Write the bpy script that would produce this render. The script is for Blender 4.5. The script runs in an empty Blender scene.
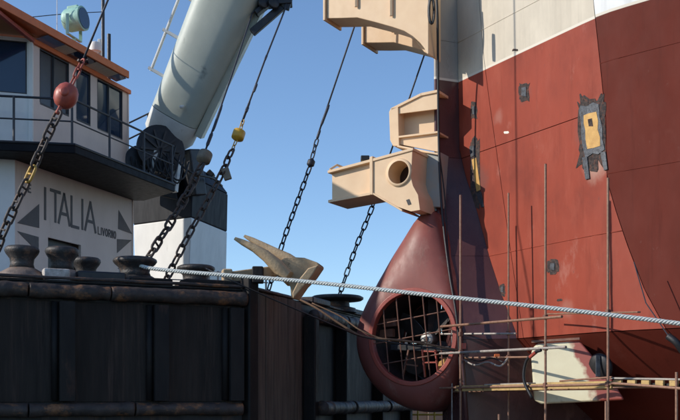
import bpy, bmesh, math, random
from mathutils import Vector, Matrix, noise
random.seed(7)
V = Vector
scene = bpy.context.scene
COL = scene.collection

# ------------------------------------------------------------------ camera, world, sun
CAM_Z = 2.2            # eye height above the water
F = 1000.0             # focal length in photo pixels (photo 680 wide)
HOR = 395.0            # row of the horizon
cam_d = bpy.data.cameras.new('camera')
cam = bpy.data.objects.new('camera', cam_d); COL.objects.link(cam)
cam.location = (0, 0, CAM_Z); cam.rotation_euler = (math.radians(90), 0, 0)
cam_d.sensor_width = 36.0; cam_d.lens = 36.0*F/680.0
cam_d.shift_y = (HOR-210.0)/680.0
cam_d.clip_end = 6000
scene.camera = cam

SUN_EL = math.radians(27)
sun_to = V((-0.985, -0.17, 0)).normalized()       # horizontal direction towards the sun
sun_vec = V((sun_to.x*math.cos(SUN_EL), sun_to.y*math.cos(SUN_EL), math.sin(SUN_EL)))
world = bpy.data.worlds.new('World'); scene.world = world; world.use_nodes = True
wn = world.node_tree.nodes; wl = world.node_tree.links
sky = wn.new('ShaderNodeTexSky'); sky.sky_type = 'NISHITA'; sky.sun_disc = False
sky.sun_elevation = SUN_EL
sky.sun_rotation = math.atan2(sun_to.x, sun_to.y)
sky.air_density = 0.9; sky.dust_density = 0.1; sky.ozone_density = 4.0
bg = wn['Background']; bg.inputs['Strength'].default_value = 0.14
wl.new(sky.outputs[0], bg.inputs[0])
sun_d = bpy.data.lights.new('sun', 'SUN'); sun_d.energy = 3.3; sun_d.angle = math.radians(0.5)
sun_d.color = (1.0, 0.93, 0.83)
sun = bpy.data.objects.new('sun', sun_d); COL.objects.link(sun)
sun.rotation_euler = sun_vec.to_track_quat('Z', 'Y').to_euler(); sun.location = (-30, -5, 40)
vs = scene.view_settings
vs.view_transform = 'Standard'; vs.look = 'None'; vs.gamma = 1; vs.use_curve_mapping = False
vs.exposure = 0.38

# ------------------------------------------------------------------ helpers
def W(px, py, D):
    """photo pixel + distance -> world point"""
    return V(((px-340)/F*D, D, (HOR-py)/F*D + CAM_Z))
def hit(px, P0, d):
    """distance D at which column px meets the vertical plane through P0 along d (plan)"""
    m = (px-340)/F
    t = (m*P0[1]-P0[0])/(d[0]-m*d[1])
    return t, P0[1]+t*d[1]
def onp(px, py, P0, d):
    t, D = hit(px, P0, d)
    return W(px, py, D)

class MB:
    def __init__(s): s.v = []; s.f = []
    def add(s, vs_, fs): o = len(s.v); s.v += [V(p) for p in vs_]; s.f += [tuple(i+o for i in f) for f in fs]; return s
    def hexa(s, a, b):     # two quads (lists of 4) joined
        return s.add(list(a)+list(b), [(3,2,1,0),(4,5,6,7),(0,1,5,4),(1,2,6,5),(2,3,7,6),(3,0,4,7)])
    def box(s, c, sx, sy, sz, ux=V((1,0,0)), uy=V((0,1,0)), uz=V((0,0,1))):
        c = V(c); ux = ux*sx/2; uy = uy*sy/2; uz = uz*sz/2
        return s.hexa([c-ux-uy-uz, c+ux-uy-uz, c+ux+uy-uz, c-ux+uy-uz], [c-ux-uy+uz, c+ux-uy+uz, c+ux+uy+uz, c-ux+uy+uz])
    def prism(s, poly, ext):
        n = len(poly); poly = [V(p) for p in poly]; ext = V(ext)
        return s.add(poly+[p+ext for p in poly], [tuple(range(n))[::-1], tuple(range(n, 2*n))]+[(i, (i+1)%n, (i+1)%n+n, i+n) for i in range(n)])
    def bar(s, a, b, w, h, up=V((0,0,1))):
        a = V(a); b = V(b); d = (b-a); L = d.length; d.normalize()
        x = d.cross(up)
        if x.length < 1e-4: x = d.cross(V((0,1,0)))
        x.normalize(); u = x.cross(d).normalized()
        return s.box((a+b)/2, w, h, L, x, u, d)
    def tube(s, pts, r, n=8, cap=True):
        pts = [V(p) for p in pts]; rings = []; up = None
        for i, p in enumerate(pts):
            t = (pts[min(i+1, len(pts)-1)]-pts[max(i-1, 0)]).normalized()
            if up is None:
                up = t.cross(V((0,0,1)))
                if up.length < 1e-3: up = V((1,0,0))
            up = (up - t*up.dot(t)).normalized(); w = t.cross(up)
            rr = r[i] if isinstance(r, (list, tuple)) else r
            rings.append([p+up*math.cos(2*math.pi*k/n)*rr+w*math.sin(2*math.pi*k/n)*rr for k in range(n)])
        vv = [q for rg in rings for q in rg]; ff = []
        for i in range(len(pts)-1):
            for k in range(n): ff.append((i*n+k, i*n+(k+1)%n, (i+1)*n+(k+1)%n, (i+1)*n+k))
        if cap: ff += [tuple(range(n))[::-1], tuple((len(pts)-1)*n+k for k in range(n))]
        return s.add(vv, ff)
    def lathe(s, o, ax, prof, n=24):
        """prof: list of (radius, height along ax)"""
        o = V(o); ax = V(ax).normalized(); x = ax.orthogonal().normalized(); y = ax.cross(x); vv = []; ff = []
        for r, h in prof:
            for k in range(n):
                a = 2*math.pi*k/n; vv.append(o+ax*h+x*math.cos(a)*r+y*math.sin(a)*r)
        for i in range(len(prof)-1):
            for k in range(n): ff.append((i*n+k, i*n+(k+1)%n, (i+1)*n+(k+1)%n, (i+1)*n+k))
        ff += [tuple(range(n))[::-1], tuple((len(prof)-1)*n+k for k in range(n))]
        return s.add(vv, ff)
    def build(s, name, mat, parent=None, smooth=False, bevel=0, seg=2):
        me = bpy.data.meshes.new(name); me.from_pydata([tuple(p) for p in s.v], [], s.f); me.update()
        bm = bmesh.new(); bm.from_mesh(me); bmesh.ops.recalc_face_normals(bm, faces=bm.faces); bm.to_mesh(me); bm.free()
        if smooth:
            for p in me.polygons: p.use_smooth = True
        o = bpy.data.objects.new(name, me); COL.objects.link(o)
        if mat: me.materials.append(mat)
        if parent is not None:
            o.parent = parent
            o.matrix_parent_inverse = base_matrix(parent).inverted()
        if bevel:
            m = o.modifiers.new('bevel', 'BEVEL'); m.width = bevel; m.segments = seg; m.limit_method = 'ANGLE'; m.angle_limit = math.radians(35)
            if smooth or seg > 1:
                for p in me.polygons: p.use_smooth = True
                m.harden_normals = True
        return o
def base_matrix(o):
    m = Matrix.LocRotScale(o.location, o.rotation_euler, o.scale)
    if o.parent: m = base_matrix(o.parent) @ o.matrix_parent_inverse @ m
    return m
def tag(o, label, cat, group=None, kind=None):
    if label: o['label'] = label
    if cat: o['category'] = cat
    if group: o['group'] = group
    if kind: o['kind'] = kind
    return o
def thing(name, loc, label, cat, group=None):
    o = bpy.data.objects.new(name, None); COL.objects.link(o); o.location = loc; o.empty_display_size = .2
    return tag(o, label, cat, group)
def smooth_edges(o, deg=35):
    for p in o.data.polygons: p.use_smooth = True
    m = o.modifiers.new('edges', 'EDGE_SPLIT'); m.split_angle = math.radians(deg)
    return o
def spline(pts, n):
    pts = [V(p) for p in pts]; out = []
    P = [pts[0]*2-pts[1]]+pts+[pts[-1]*2-pts[-2]]
    for i in range(1, len(P)-2):
        for k in range(n):
            t = k/n; a, b, c, d = P[i-1:i+3]
            out.append(.5*((2*b)+(c-a)*t+(2*a-5*b+4*c-d)*t*t+(3*b-a-3*c+d)*t**3))
    out.append(pts[-1]); return out

# ------------------------------------------------------------------ materials
MATS = {}
def mat(name, c, c2=None, sc=3.0, st=(1,1,1), rough=.55, metal=0.0, bump=.15, rust=None, rust_amt=0.0, rust_sc=1.2, rust_st=(1,1,1), spec=.5, rvar=.15, bsc=None, coat=0.0):
    m = bpy.data.materials.new(name); m.use_nodes = True
    N = m.node_tree.nodes; L = m.node_tree.links; b = N['Principled BSDF']
    tc = N.new('ShaderNodeTexCoord')
    def nz(scale, stretch, detail=6, rgh=.6):
        mp = N.new('ShaderNodeMapping'); mp.inputs['Scale'].default_value = stretch; L.new(tc.outputs['Object'], mp.inputs[0])
        n = N.new('ShaderNodeTexNoise'); n.inputs['Scale'].default_value = scale; n.inputs['Detail'].default_value = detail; n.inputs['Roughness'].default_value = rgh
        L.new(mp.outputs[0], n.inputs[0]); return n
    c2 = c2 or tuple(x*.7 for x in c)
    n1 = nz(sc, st)
    r1 = N.new('ShaderNodeValToRGB'); r1.color_ramp.elements[0].position = .32; r1.color_ramp.elements[1].position = .68
    r1.color_ramp.elements[0].color = (*c2, 1); r1.color_ramp.elements[1].color = (*c, 1)
    L.new(n1.outputs[0], r1.inputs[0]); out = r1.outputs[0]; rfac = None
    if rust:
        n2 = nz(rust_sc, rust_st, 9, .68)
        r2 = N.new('ShaderNodeValToRGB'); p = .72-.4*rust_amt
        r2.color_ramp.elements[0].position = p; r2.color_ramp.elements[1].position = min(p+.12, 1)
        L.new(n2.outputs[0], r2.inputs[0])
        mx = N.new('ShaderNodeMix'); mx.data_type = 'RGBA'; L.new(r2.outputs[0], mx.inputs[0]); L.new(out, mx.inputs[6])
        n3 = nz(rust_sc*6, rust_st, 6); r3 = N.new('ShaderNodeValToRGB')
        r3.color_ramp.elements[0].position = .3; r3.color_ramp.elements[1].position = .7
        r3.color_ramp.elements[0].color = (*[x*.45 for x in rust], 1); r3.color_ramp.elements[1].color = (*rust, 1)
        L.new(n3.outputs[0], r3.inputs[0]); L.new(r3.outputs[0], mx.inputs[7]); out = mx.outputs[2]; rfac = r2.outputs[0]
    L.new(out, b.inputs['Base Color'])
    rr = N.new('ShaderNodeMapRange'); rr.inputs['To Min'].default_value = max(rough-rvar, .03); rr.inputs['To Max'].default_value = min(rough+rvar, 1)
    n4 = nz(sc*2.3, st, 4); L.new(n4.outputs[0], rr.inputs[0]); L.new(rr.outputs[0], b.inputs['Roughness'])
    b.inputs['Metallic'].default_value = metal; b.inputs['Specular IOR Level'].default_value = spec
    if coat: b.inputs['Coat Weight'].default_value = coat; b.inputs['Coat Roughness'].default_value = .12
    if bump:
        bp = N.new('ShaderNodeBump'); bp.inputs['Strength'].default_value = bump; bp.inputs['Distance'].default_value = .02
        n5 = nz(bsc or sc*5, st, 5); L.new(n5.outputs[0], bp.inputs['Height']); L.new(bp.outputs[0], b.inputs['Normal'])
    MATS[name] = m; return m

RUST = (.20, .075, .03)
m_bargehull = mat('barge_black', (.008,.007,.008), (.016,.013,.012), 1.6, (1,1,.35), .6, 0, .5, (.085,.045,.03), .5, 1.6, (2.4,2.4,.22))
m_bargepanel = mat('barge_panel', (.014,.010,.008), (.032,.022,.017), 2.2, (2.2,2.2,.25), .65, 0, .5, (.065,.040,.030), .5, 2.0, (3,3,.16), spec=.25)
m_bargerib = mat('barge_rib', (.013,.011,.011), (.022,.018,.016), 3, (1,1,.4), .6, 0, .35, (.07,.038,.028), .35, 2.6, (1.5,1.5,.4), spec=.2)
m_strake = mat('barge_strake', (.030,.024,.022), (.07,.05,.042), 4, (1,1,1), .55, 0, .9, (.26,.12,.055), .50, 2.6, (1,1,1.5), spec=.35, bsc=9)
m_wood = mat('old_wood', (.12,.092,.070), (.045,.035,.028), 3.0, (4,4,.25), .8, 0, .6, (.10,.055,.035), .35, 2.5, (3,3,.25))
m_bollard = mat('bollard_iron', (.045,.040,.038), (.02,.018,.018), 6, (1,1,1), .5, .1, .6, (.15,.09,.06), .45, 5)
m_bollard_base = mat('bollard_base', (.26,.19,.15), (.12,.09,.075), 5, (1,1,1), .6, 0, .4, (.25,.12,.06), .45, 4)
m_stained = mat('stained_white', (.62,.58,.54), (.30,.26,.23), 9, (1,1,1), .75, 0, .6)
m_grey = mat('deckhouse_grey', (.74,.60,.52), (.66,.53,.455), 1.5, (1,1,.5), .6, 0, .08, (.42,.33,.27), .22, 2.2, (2.5,2.5,.25))
m_white = mat('white_paint', (.80,.79,.76), (.70,.69,.66), 2.0, (1,1,.5), .5, 0, .08, (.42,.35,.28), .18, 2.4, (2.5,2.5,.3))
m_letter = mat('lettering', (.075,.060,.060), (.10,.085,.08), 5, rough=.6, bump=.05)
m_navy = mat('dark_steel', (.008,.009,.014), (.014,.014,.018), 3, rough=.45, bump=.2, rust=(.09,.05,.035), rust_amt=.3, rust_sc=2.5)
m_pedblack = mat('pedestal_black', (.010,.011,.015), (.020,.020,.024), 2.2, (1.5,1.5,.3), rough=.6, bump=.15, spec=.2)
m_platform = mat('platform_black', (.006,.006,.009), (.012,.011,.013), 3, rough=.6, bump=.15, spec=.15)
m_rail = mat('rail_paint', (.020,.022,.030), (.035,.035,.04), 6, rough=.5, bump=.1)
m_orange = mat('orange_roof', (.70,.17,.04), (.60,.14,.035), 3, rough=.5, bump=.1, rust=(.35,.15,.06), rust_amt=.2, rust_sc=3)
m_soffit = mat('soffit_wood', (.40,.155,.045), (.32,.12,.035), 3, (1,4,1), rough=.45, bump=.1)
m_cream = mat('cream_paint', (.82,.76,.62), (.74,.67,.52), 3, rough=.55, bump=.05)
m_glass = mat('window_glass', (.010,.026,.060), (.014,.034,.075), .8, rough=.06, rvar=.02, bump=.0, spec=.8)
m_skyreflect = mat('soffit_reflection', (.22,.32,.52), (.18,.26,.44), 2, rough=.12, rvar=.03, bump=0, spec=.8)  # blue sky reflection put into the base colour
m_brownglass = mat('brown_glass', (.055,.042,.036), (.04,.03,.028), 2, rough=.25, rvar=.05, bump=0)
m_mint = mat('mint_lamp', (.34,.58,.48), (.27,.47,.39), 6, rough=.5, bump=.15, rust=(.2,.11,.06), rust_amt=.15, rust_sc=8)
m_boom = mat('boom_grey_green', (.50,.53,.46), (.43,.465,.405), 1.2, rough=.42, bump=.06, rust=(.28,.30,.27), rust_amt=.25, rust_sc=1.6, rust_st=(1,1,.6))
m_boomw = mat('boom_white', (.72,.72,.68), (.60,.60,.57), 3, rough=.5, bump=.08, rust=(.3,.22,.16), rust_amt=.2, rust_sc=3)
m_chain = mat('chain_iron', (.075,.056,.046), (.03,.023,.02), 14, rough=.55, metal=.2, bump=.4, rust=(.17,.085,.05), rust_amt=.4, rust_sc=5)
m_chain_dk = mat('chain_dark', (.014,.016,.026), (.03,.03,.038), 14, rough=.5, metal=.2, bump=.3)
m_chainy = mat('chain_yellow', (.55,.33,.05), (.40,.22,.04), 10, rough=.5, bump=.2)
m_wire = mat('wire_rope', (.035,.04,.055), (.05,.05,.06), 20, rough=.5, metal=.3, bump=.3)
m_redblock = mat('red_block', (.42,.085,.05), (.32,.06,.04), 8, rough=.45, bump=.2, rust=(.15,.06,.04), rust_amt=.25, rust_sc=6)
m_yellow = mat('yellow_block', (.62,.36,.035), (.5,.28,.03), 8, rough=.45, bump=.2, rust=(.2,.1,.04), rust_amt=.25, rust_sc=7)
m_olive = mat('olive_block', (.20,.17,.12), (.13,.11,.08), 7, rough=.6, bump=.3)
m_anchor = mat('anchor_tan', (.50,.36,.21), (.36,.25,.145), 4, rough=.75, bump=.5, rust=(.22,.12,.06), rust_amt=.3, rust_sc=3.5)
m_bracket = mat('bracket_primer', (.76,.54,.33), (.70,.48,.29), 2.2, rough=.6, bump=.06, rust=(.42,.21,.10), rust_amt=.10, rust_sc=3, rust_st=(1,1,.5))
m_bracketshade = mat('bracket_shaded', (.34,.38,.36), (.42,.36,.28), 3, rough=.55, bump=.1)  # bracket primer turned grey: shade of the end face put into the colour
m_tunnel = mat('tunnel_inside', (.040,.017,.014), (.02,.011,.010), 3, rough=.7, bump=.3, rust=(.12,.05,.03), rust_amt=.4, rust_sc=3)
m_bulb = mat('bulb_red', (.27,.080,.062), (.19,.058,.047), 1.6, (1,1,.6), .5, 0, .22, (.36,.17,.135), .46, 1.5, (1,1,.5), spec=.35, rvar=.22, bsc=3)
m_rim = mat('rim_red', (.38,.075,.05), (.30,.06,.042), 3, rough=.42, bump=.12, rust=(.16,.055,.04), rust_amt=.3, rust_sc=4)
m_gridbar = mat('grid_bar', (.20,.085,.05), (.12,.05,.035), 9, rough=.6, bump=.2)
m_bronze = mat('pale_bronze', (.55,.54,.50), (.40,.39,.36), 12, rough=.4, metal=.4, bump=.2)
m_blade = mat('blade_steel', (.05,.048,.05), (.09,.08,.075), 6, rough=.4, metal=.4, bump=.1)
m_scaf = mat('scaffold_tube', (.30,.165,.105), (.20,.10,.065), 12, rough=.5, metal=.15, bump=.3, rust=(.36,.24,.16), rust_amt=.35, rust_sc=8)
m_scafgrey = mat('scaffold_grey', (.42,.38,.34), (.26,.23,.21), 12, rough=.5, metal=.3, bump=.2, rust=(.25,.12,.07), rust_amt=.3, rust_sc=7)
m_board = mat('scaffold_board', (.50,.34,.13), (.36,.23,.09), 7, rough=.75, bump=.3, rust=(.09,.06,.04), rust_amt=.42, rust_sc=6)
m_boardgrey = mat('grey_board', (.40,.36,.31), (.26,.23,.2), 7, rough=.8, bump=.3)
m_finc = mat('fin_cream', (.66,.62,.44), (.60,.55,.38), 2.5, rough=.5, bump=.06, rust=(.5,.42,.28), rust_amt=.22, rust_sc=3)
m_black = mat('black_rubber', (.008,.008,.010), (.016,.016,.018), 8, rough=.5, bump=.15)
m_rope = mat('white_rope', (.66,.68,.64), (.45,.48,.46), 30, rough=.85, bump=.4)
m_ropeb = mat('brown_rope', (.20,.115,.065), (.10,.06,.04), 30, rough=.85, bump=.4)
m_burn = mat('burnt_steel', (.022,.020,.022), (.10,.075,.065), 16, rough=.75, bump=.9, rust=(.22,.10,.07), rust_amt=.5, rust_sc=14, spec=.2)
m_doubler = mat('steel_doubler', (.085,.095,.11), (.03,.03,.034), 14, rough=.45, metal=.4, bump=.4)
m_ochre = mat('ochre_primer', (.62,.36,.10), (.45,.24,.06), 6, rough=.6, bump=.2, rust=(.14,.075,.05), rust_amt=.3, rust_sc=5)
m_yrail = mat('yellow_rail', (.62,.36,.03), (.52,.30,.03), 6, rough=.5, bump=.1)
m_dock = mat('dock_steel', (.20,.13,.09), (.13,.09,.07), .8, rough=.75, bump=.3, rust=(.28,.14,.07), rust_amt=.45, rust_sc=.6)
m_block = mat('keel_block', (.28,.22,.16), (.18,.14,.10), 3, rough=.85, bump=.4)

def ship_mat(name, red, red2, top, top2, zline, gloss, wear=.5, spec=.2, halos=()):
    """ship side paint: red below the paint line, white stripe, pale top colour above (world height)"""
    m = bpy.data.materials.new(name); m.use_nodes = True
    N = m.node_tree.nodes; L = m.node_tree.links; b = N['Principled BSDF']
    tc = N.new('ShaderNodeTexCoord')
    def nz(scale, st, det=7, rg=.6):
        mp = N.new('ShaderNodeMapping'); mp.inputs['Scale'].default_value = st; L.new(tc.outputs['Object'], mp.inputs[0])
        n = N.new('ShaderNodeTexNoise'); n.inputs['Scale'].default_value = scale; n.inputs['Detail'].default_value = det; n.inputs['Roughness'].default_value = rg
        L.new(mp.outputs[0], n.inputs[0]); return n.outputs[0]
    def ramp(src, stops):
        r = N.new('ShaderNodeValToRGB'); e = r.color_ramp.elements
        while len(e) < len(stops): e.new(.5)
        for q, (p, c) in zip(e, stops): q.position = p; q.color = (*c, 1) if len(c) == 3 else c
        L.new(src, r.inputs[0]); return r.outputs[0]
    def mix(f, a, c):
        x = N.new('ShaderNodeMix'); x.data_type = 'RGBA'
        for i, q in ((0, f), (6, a), (7, c)):
            if isinstance(q, tuple): x.inputs[i].default_value = (*q, 1)
            else: L.new(q, x.inputs[i])
        return x.outputs[2]
    g = lambda v: (v, v, v)
    redc = ramp(nz(.9, (1,1,.7)), [(.3, red2), (.5, red), (.7, tuple(min(x*1.12, 1) for x in red))])
    streak = ramp(nz(3.0, (1.6,1.6,.14), 8, .65), [(.56, g(0)), (.78, g(.55))])
    redc = mix(streak, redc, tuple(x*.5 for x in red))
    pale = ramp(nz(2.1, (1.2,1.2,.35), 9, .72), [(.50, g(0)), (.72, g(wear*.8))]); redc = mix(pale, redc, tuple(min(1, x*1.1+q) for x, q in zip(red, (.05,.03,.022))))
    chalk = ramp(nz(1.3, (1,1,.5), 9, .7), [(.60, g(0)), (.80, g(wear))])
    redc = mix(chalk, redc, (.46,.24,.19))
    spots = ramp(nz(7, (1,1,.6), 7, .65), [(.66, g(0)), (.74, g(.8))])
    redc = mix(spots, redc, (.14,.05,.04))
    topc = ramp(nz(1.2, (1,1,.4)), [(.3, top2), (.68, top)])
    topc = mix(ramp(nz(1.0, (1,1,.8), 8, .7), [(.45, g(0)), (.7, g(.5))]), topc, tuple(x*.72 for x in top)); topc = mix(ramp(nz(2.4, (2,2,.12), 8), [(.52, g(0)), (.75, g(.6))]), topc, tuple(x*.66 for x in top))
    for (hc, hr, hcol, ha) in halos:
        ds = N.new('ShaderNodeVectorMath'); ds.operation = 'DISTANCE'; ds.inputs[1].default_value = hc; L.new(tc.outputs['Object'], ds.inputs[0])
        ma = N.new('ShaderNodeMath'); ma.operation = 'MULTIPLY_ADD'; ma.inputs[1].default_value = hr*.9; L.new(nz(4.5, (1,1,.7), 6), ma.inputs[0]); L.new(ds.outputs['Value'], ma.inputs[2])
        mr = N.new('ShaderNodeMapRange'); mr.interpolation_type = 'SMOOTHSTEP'; mr.inputs['From Min'].default_value = hr*1.45; mr.inputs['From Max'].default_value = hr*.75; mr.inputs['To Max'].default_value = ha
        L.new(ma.outputs[0], mr.inputs[0]); redc = mix(mr.outputs[0], redc, hcol)
    sx = N.new('ShaderNodeSeparateXYZ'); L.new(tc.outputs['Object'], sx.inputs[0])
    def step(z):
        mr = N.new('ShaderNodeMapRange'); mr.inputs['From Min'].default_value = z-.006; mr.inputs['From Max'].default_value = z+.006
        L.new(sx.outputs[2], mr.inputs[0]); return mr.outputs[0]
    c = mix(step(zline), redc, (.66,.60,.50)); c = mix(step(zline+.06), c, topc)
    L.new(c, b.inputs['Base Color']); b.inputs['Specular IOR Level'].default_value = spec
    rr = N.new('ShaderNodeMapRange'); rr.inputs['To Min'].default_value = gloss-.1; rr.inputs['To Max'].default_value = gloss+.2
    L.new(nz(2.2, (1,1,.5), 5), rr.inputs[0]); L.new(rr.outputs[0], b.inputs['Roughness'])
    bp = N.new('ShaderNodeBump'); bp.inputs['Strength'].default_value = .28; bp.inputs['Distance'].default_value = .03
    L.new(nz(1.1, (1,1,.7), 3), bp.inputs['Height']); L.new(bp.outputs[0], b.inputs['Normal'])
    return m
ZL = 7.95+CAM_Z
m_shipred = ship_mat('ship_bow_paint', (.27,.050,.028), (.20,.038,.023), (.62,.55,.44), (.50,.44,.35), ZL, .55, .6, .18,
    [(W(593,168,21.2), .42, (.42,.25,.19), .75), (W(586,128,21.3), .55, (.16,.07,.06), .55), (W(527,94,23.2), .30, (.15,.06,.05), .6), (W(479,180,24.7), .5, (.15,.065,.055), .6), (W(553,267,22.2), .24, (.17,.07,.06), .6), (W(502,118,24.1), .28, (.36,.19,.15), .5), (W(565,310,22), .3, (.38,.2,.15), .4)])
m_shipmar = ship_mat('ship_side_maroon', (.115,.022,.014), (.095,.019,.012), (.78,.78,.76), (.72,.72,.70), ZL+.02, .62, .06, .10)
m_shipstemshade = ship_mat('ship_stem_shaded', (.085,.034,.033), (.05,.022,.024), (.42,.38,.33), (.32,.29,.26), ZL, .24, .3, .4)  # hull red and cream darkened: the stem's shade is put into the colour

# ------------------------------------------------------------------ setting: water, dock deck
wm = bpy.data.materials.new('water'); wm.use_nodes = True
_n = wm.node_tree.nodes; _b = _n['Principled BSDF']; _b.inputs['Base Color'].default_value = (.02,.05,.055,1); _b.inputs['Roughness'].default_value = .08
_t = _n.new('ShaderNodeTexCoord'); _w = _n.new('ShaderNodeTexNoise'); _w.inputs['Scale'].default_value = 1.4; _w.inputs['Detail'].default_value = 6
_p = _n.new('ShaderNodeBump'); _p.inputs['Strength'].default_value = .5; _p.inputs['Distance'].default_value = .15
wm.node_tree.links.new(_t.outputs['Object'], _w.inputs[0]); wm.node_tree.links.new(_w.outputs[0], _p.inputs['Height']); wm.node_tree.links.new(_p.outputs[0], _b.inputs['Normal'])
o = MB().add([(-3000,-3000,0),(3000,-3000,0),(3000,3000,0),(-3000,3000,0)], [(0,1,2,3)]).build('water', wm); tag(o, 'harbour water round the barge and dock', 'water', kind='structure')
# dock deck edge runs beside the barge
DK = .5
deck_poly = [(-1.2,14,-2),(44,14,-2),(44,62,-2),(0,62,-2),(0,38.4,-2),(2.6,34.2,-2),(-.95,22.3,-2)]
o = MB().prism(deck_poly, (0,0,DK+2)).build('dock_deck', m_dock, bevel=.03); tag(o, 'rusty steel dock deck under the ship', 'deck', kind='structure')

# ------------------------------------------------------------------ crane barge
BT = 4.5                                       # barge deck height
A = V((-7.9,18.9,0)); B = V((-1.95,21.7,0)); C = V((2.05,33.2,0))
barge = thing('crane_barge', (-6,28,0), 'black rust-streaked steel barge with ribbed sides, carrying the crane and grey deckhouse', 'barge')
poly = [A, B, C, C+V((-3,4,0)), V((-16,41,0)), V((-22,26,0))]
MB().prism([p+V((0,0,-1)) for p in poly], (0,0,BT+.96)).build('hull', m_bargehull, barge, bevel=.04)
MB().prism([p+V((0,0,BT-.038)) for p in poly], (0,0,.038)).build('deck_plate', m_bargehull, barge)
d1 = (B-A).normalized(); n1 = V((d1.y,-d1.x,0)); L1 = (B-A).length
d2 = (C-B).normalized(); n2 = V((d2.y,-d2.x,0)); L2 = (C-B).length
def s1(px): return hit(px, A, d1)[0]
def s2(px): return hit(px, B, d2)[0]
def P1(u, z, off=0): return A+d1*u+n1*off+V((0,0,z+CAM_Z))
def P2(u, z, off=0): return B+d2*u+n2*off+V((0,0,z+CAM_Z))
def wavy(pf, u0, u1, z, r, off, n=70, amp=.022, nseg=12):
    pts = []; rr = []
    for i in range(n+1):
        u = u0+(u1-u0)*i/n
        q = noise.noise(V((u*1.7, z*3, off*5))); q2 = noise.noise(V((u*1.1+9, z, 2)))
        pts.append(pf(u, z+q*amp, off+q2*amp)); rr.append(r*(1+.16*noise.noise(V((u*2.5, 3, z)))+.10*noise.noise(V((u*7, 5, z)))))
    return pts, rr
# section facing the camera
for (a, b) in ((-110, 57), (63, 151), (158, 226), (233, 245)):
    u0, u1 = s1(a), s1(b)
    MB().hexa([P1(u0,-.14,0),P1(u1,-.14,0),P1(u1,1.88,0),P1(u0,1.88,0)], [P1(u0,-.14,.03),P1(u1,-.14,.03),P1(u1,1.88,.03),P1(u0,1.88,.03)]).build('side_panel', m_bargepanel, barge, bevel=.01)
for c in (-32, 61, 155, 230):
    u = s1(c); mb = MB()
    mb.box(P1(u,.87,.10), .13, .24, 2.0, d1, n1)
    rb = mb.build('rib', m_bargerib, barge, bevel=.02)
    MB().box(P1(u+.09,.87,.23), .30, .03, 1.98, d1, n1).build('rib_flange', m_bargerib, rb, bevel=.008)
    MB().tube([P1(u-.13,-.1,.07),P1(u-.13,1.86,.07)], .075, 10).build('rib_pipe', m_bargerib, rb, smooth=True)
for (a, b) in ((-110, 26), (28, 108), (109.5, 244)):
    pts, rr = wavy(P1, s1(a), s1(b), 2.06, .145, .14); MB().tube(pts, rr, 14).build('rubbing_strake', m_strake, barge, smooth=True)
for (a, b) in ((-110, 26), (28, 132), (134, 240)):
    pts, rr = wavy(P1, s1(a), s1(b), -.29, .135, .13); MB().tube(pts, rr, 14).build('fender_pipe', m_strake, barge, smooth=True)
pts, rr = wavy(P1, s1(-110), s1(243), 2.335, .035, .05, amp=.008); MB().tube(pts, rr, 8).build('deck_edge_bar', m_strake, barge, smooth=True)
MB().box(P1(L1-.02,.6,.02), .3, .3, 3.9, (d1+d2).normalized(), (n1+n2).normalized()).build('corner_post', m_bargerib, barge, bevel=.05)
# section running back beside the ship
u0, u1 = s2(254), s2(299); npl = 6
for i in range(npl):
    a = u0+(u1-u0)*i/npl+.012; b = u0+(u1-u0)*(i+1)/npl-.012; t = .09+random.uniform(-.015,.015); zt = 2.28+random.uniform(-.04,.03)
    MB().hexa([P2(a,-1.4,0),P2(b,-1.4,0),P2(b,zt,0),P2(a,zt,0)], [P2(a,-1.4,t),P2(b,-1.4,t),P2(b,zt,t),P2(a,zt,t)]).build('plank', m_wood, barge, bevel=.012)
for (a, b) in ((313, 329), (345, 369), (381, 400)):
    a, b = s2(a), s2(b); MB().hexa([P2(a,-.3,0),P2(b,-.3,0),P2(b,1.8,0),P2(a,1.8,0)], [P2(a,-.3,.05),P2(b,-.3,.05),P2(b,1.8,.05),P2(a,1.8,.05)]).build('side_panel', m_bargepanel, barge, bevel=.01)
for c in (305, 337, 374, 402):
    u = s2(c); MB().box(P2(u,.3,.16), .30, .34, 3.3, d2, n2).build('rib', m_bargerib, barge, bevel=.04)
for (a, b) in ((306, 336), (338, 372), (374, 403)):
    pts, rr = wavy(P2, s2(a), s2(b), 1.98, .17, .2); MB().tube(pts, rr, 14).build('rubbing_strake', m_strake, barge, smooth=True)
    pts, rr = wavy(P2, s2(a), s2(b), -.33, .17, .42); MB().tube(pts, rr, 14).build('fender_pipe', m_strake, barge, smooth=True)
pts, rr = wavy(P2, s2(252), s2(402), 2.33, .04, .03, amp=.008); MB().tube(pts, rr, 8).build('deck_edge_bar', m_strake, barge, smooth=True)
# mooring fittings on the deck
def bollard(p, r, h, mb_base, base_r=1.25, squat=False):
    base_r *= 1.18; prof = [(r*base_r,0),(r*base_r*.98,.12*h),(r*base_r*.86,.26*h),(r*.80,.40*h)]
    o = MB().lathe(p, (0,0,1), prof).build('bollard', mb_base, barge, smooth=False); smooth_edges(o)
    MB().lathe(V(p)+V((0,0,.38*h)), (0,0,1), [(r*.76,0),(r*.68,.14*h),(r*.72,.28*h),(r*.95,.42*h),(r*1.03,.50*h),(r*1.0,.57*h),(r*.86,.62*h),(r*.3,.64*h)], 28).build('bollard_head', m_bollard, o, smooth=True)
def deckpt(px, D): q = W(px, 0, D); q.z = BT; return q
bollard(deckpt(22, 20.5), .34, .74, m_bollard_base, 1.3)
bollard(deckpt(62, 20.9), .34, .78, m_bollard_base, 1.2)
bollard(deckpt(86, 21.9), .31, .70, m_bollard, 1.2)
bollard(deckpt(135, 21.6), .46, .66, m_bollard, 1.1)
bollard(deckpt(196, 22.6), .42, .62, m_bollard, 1.15)
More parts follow.
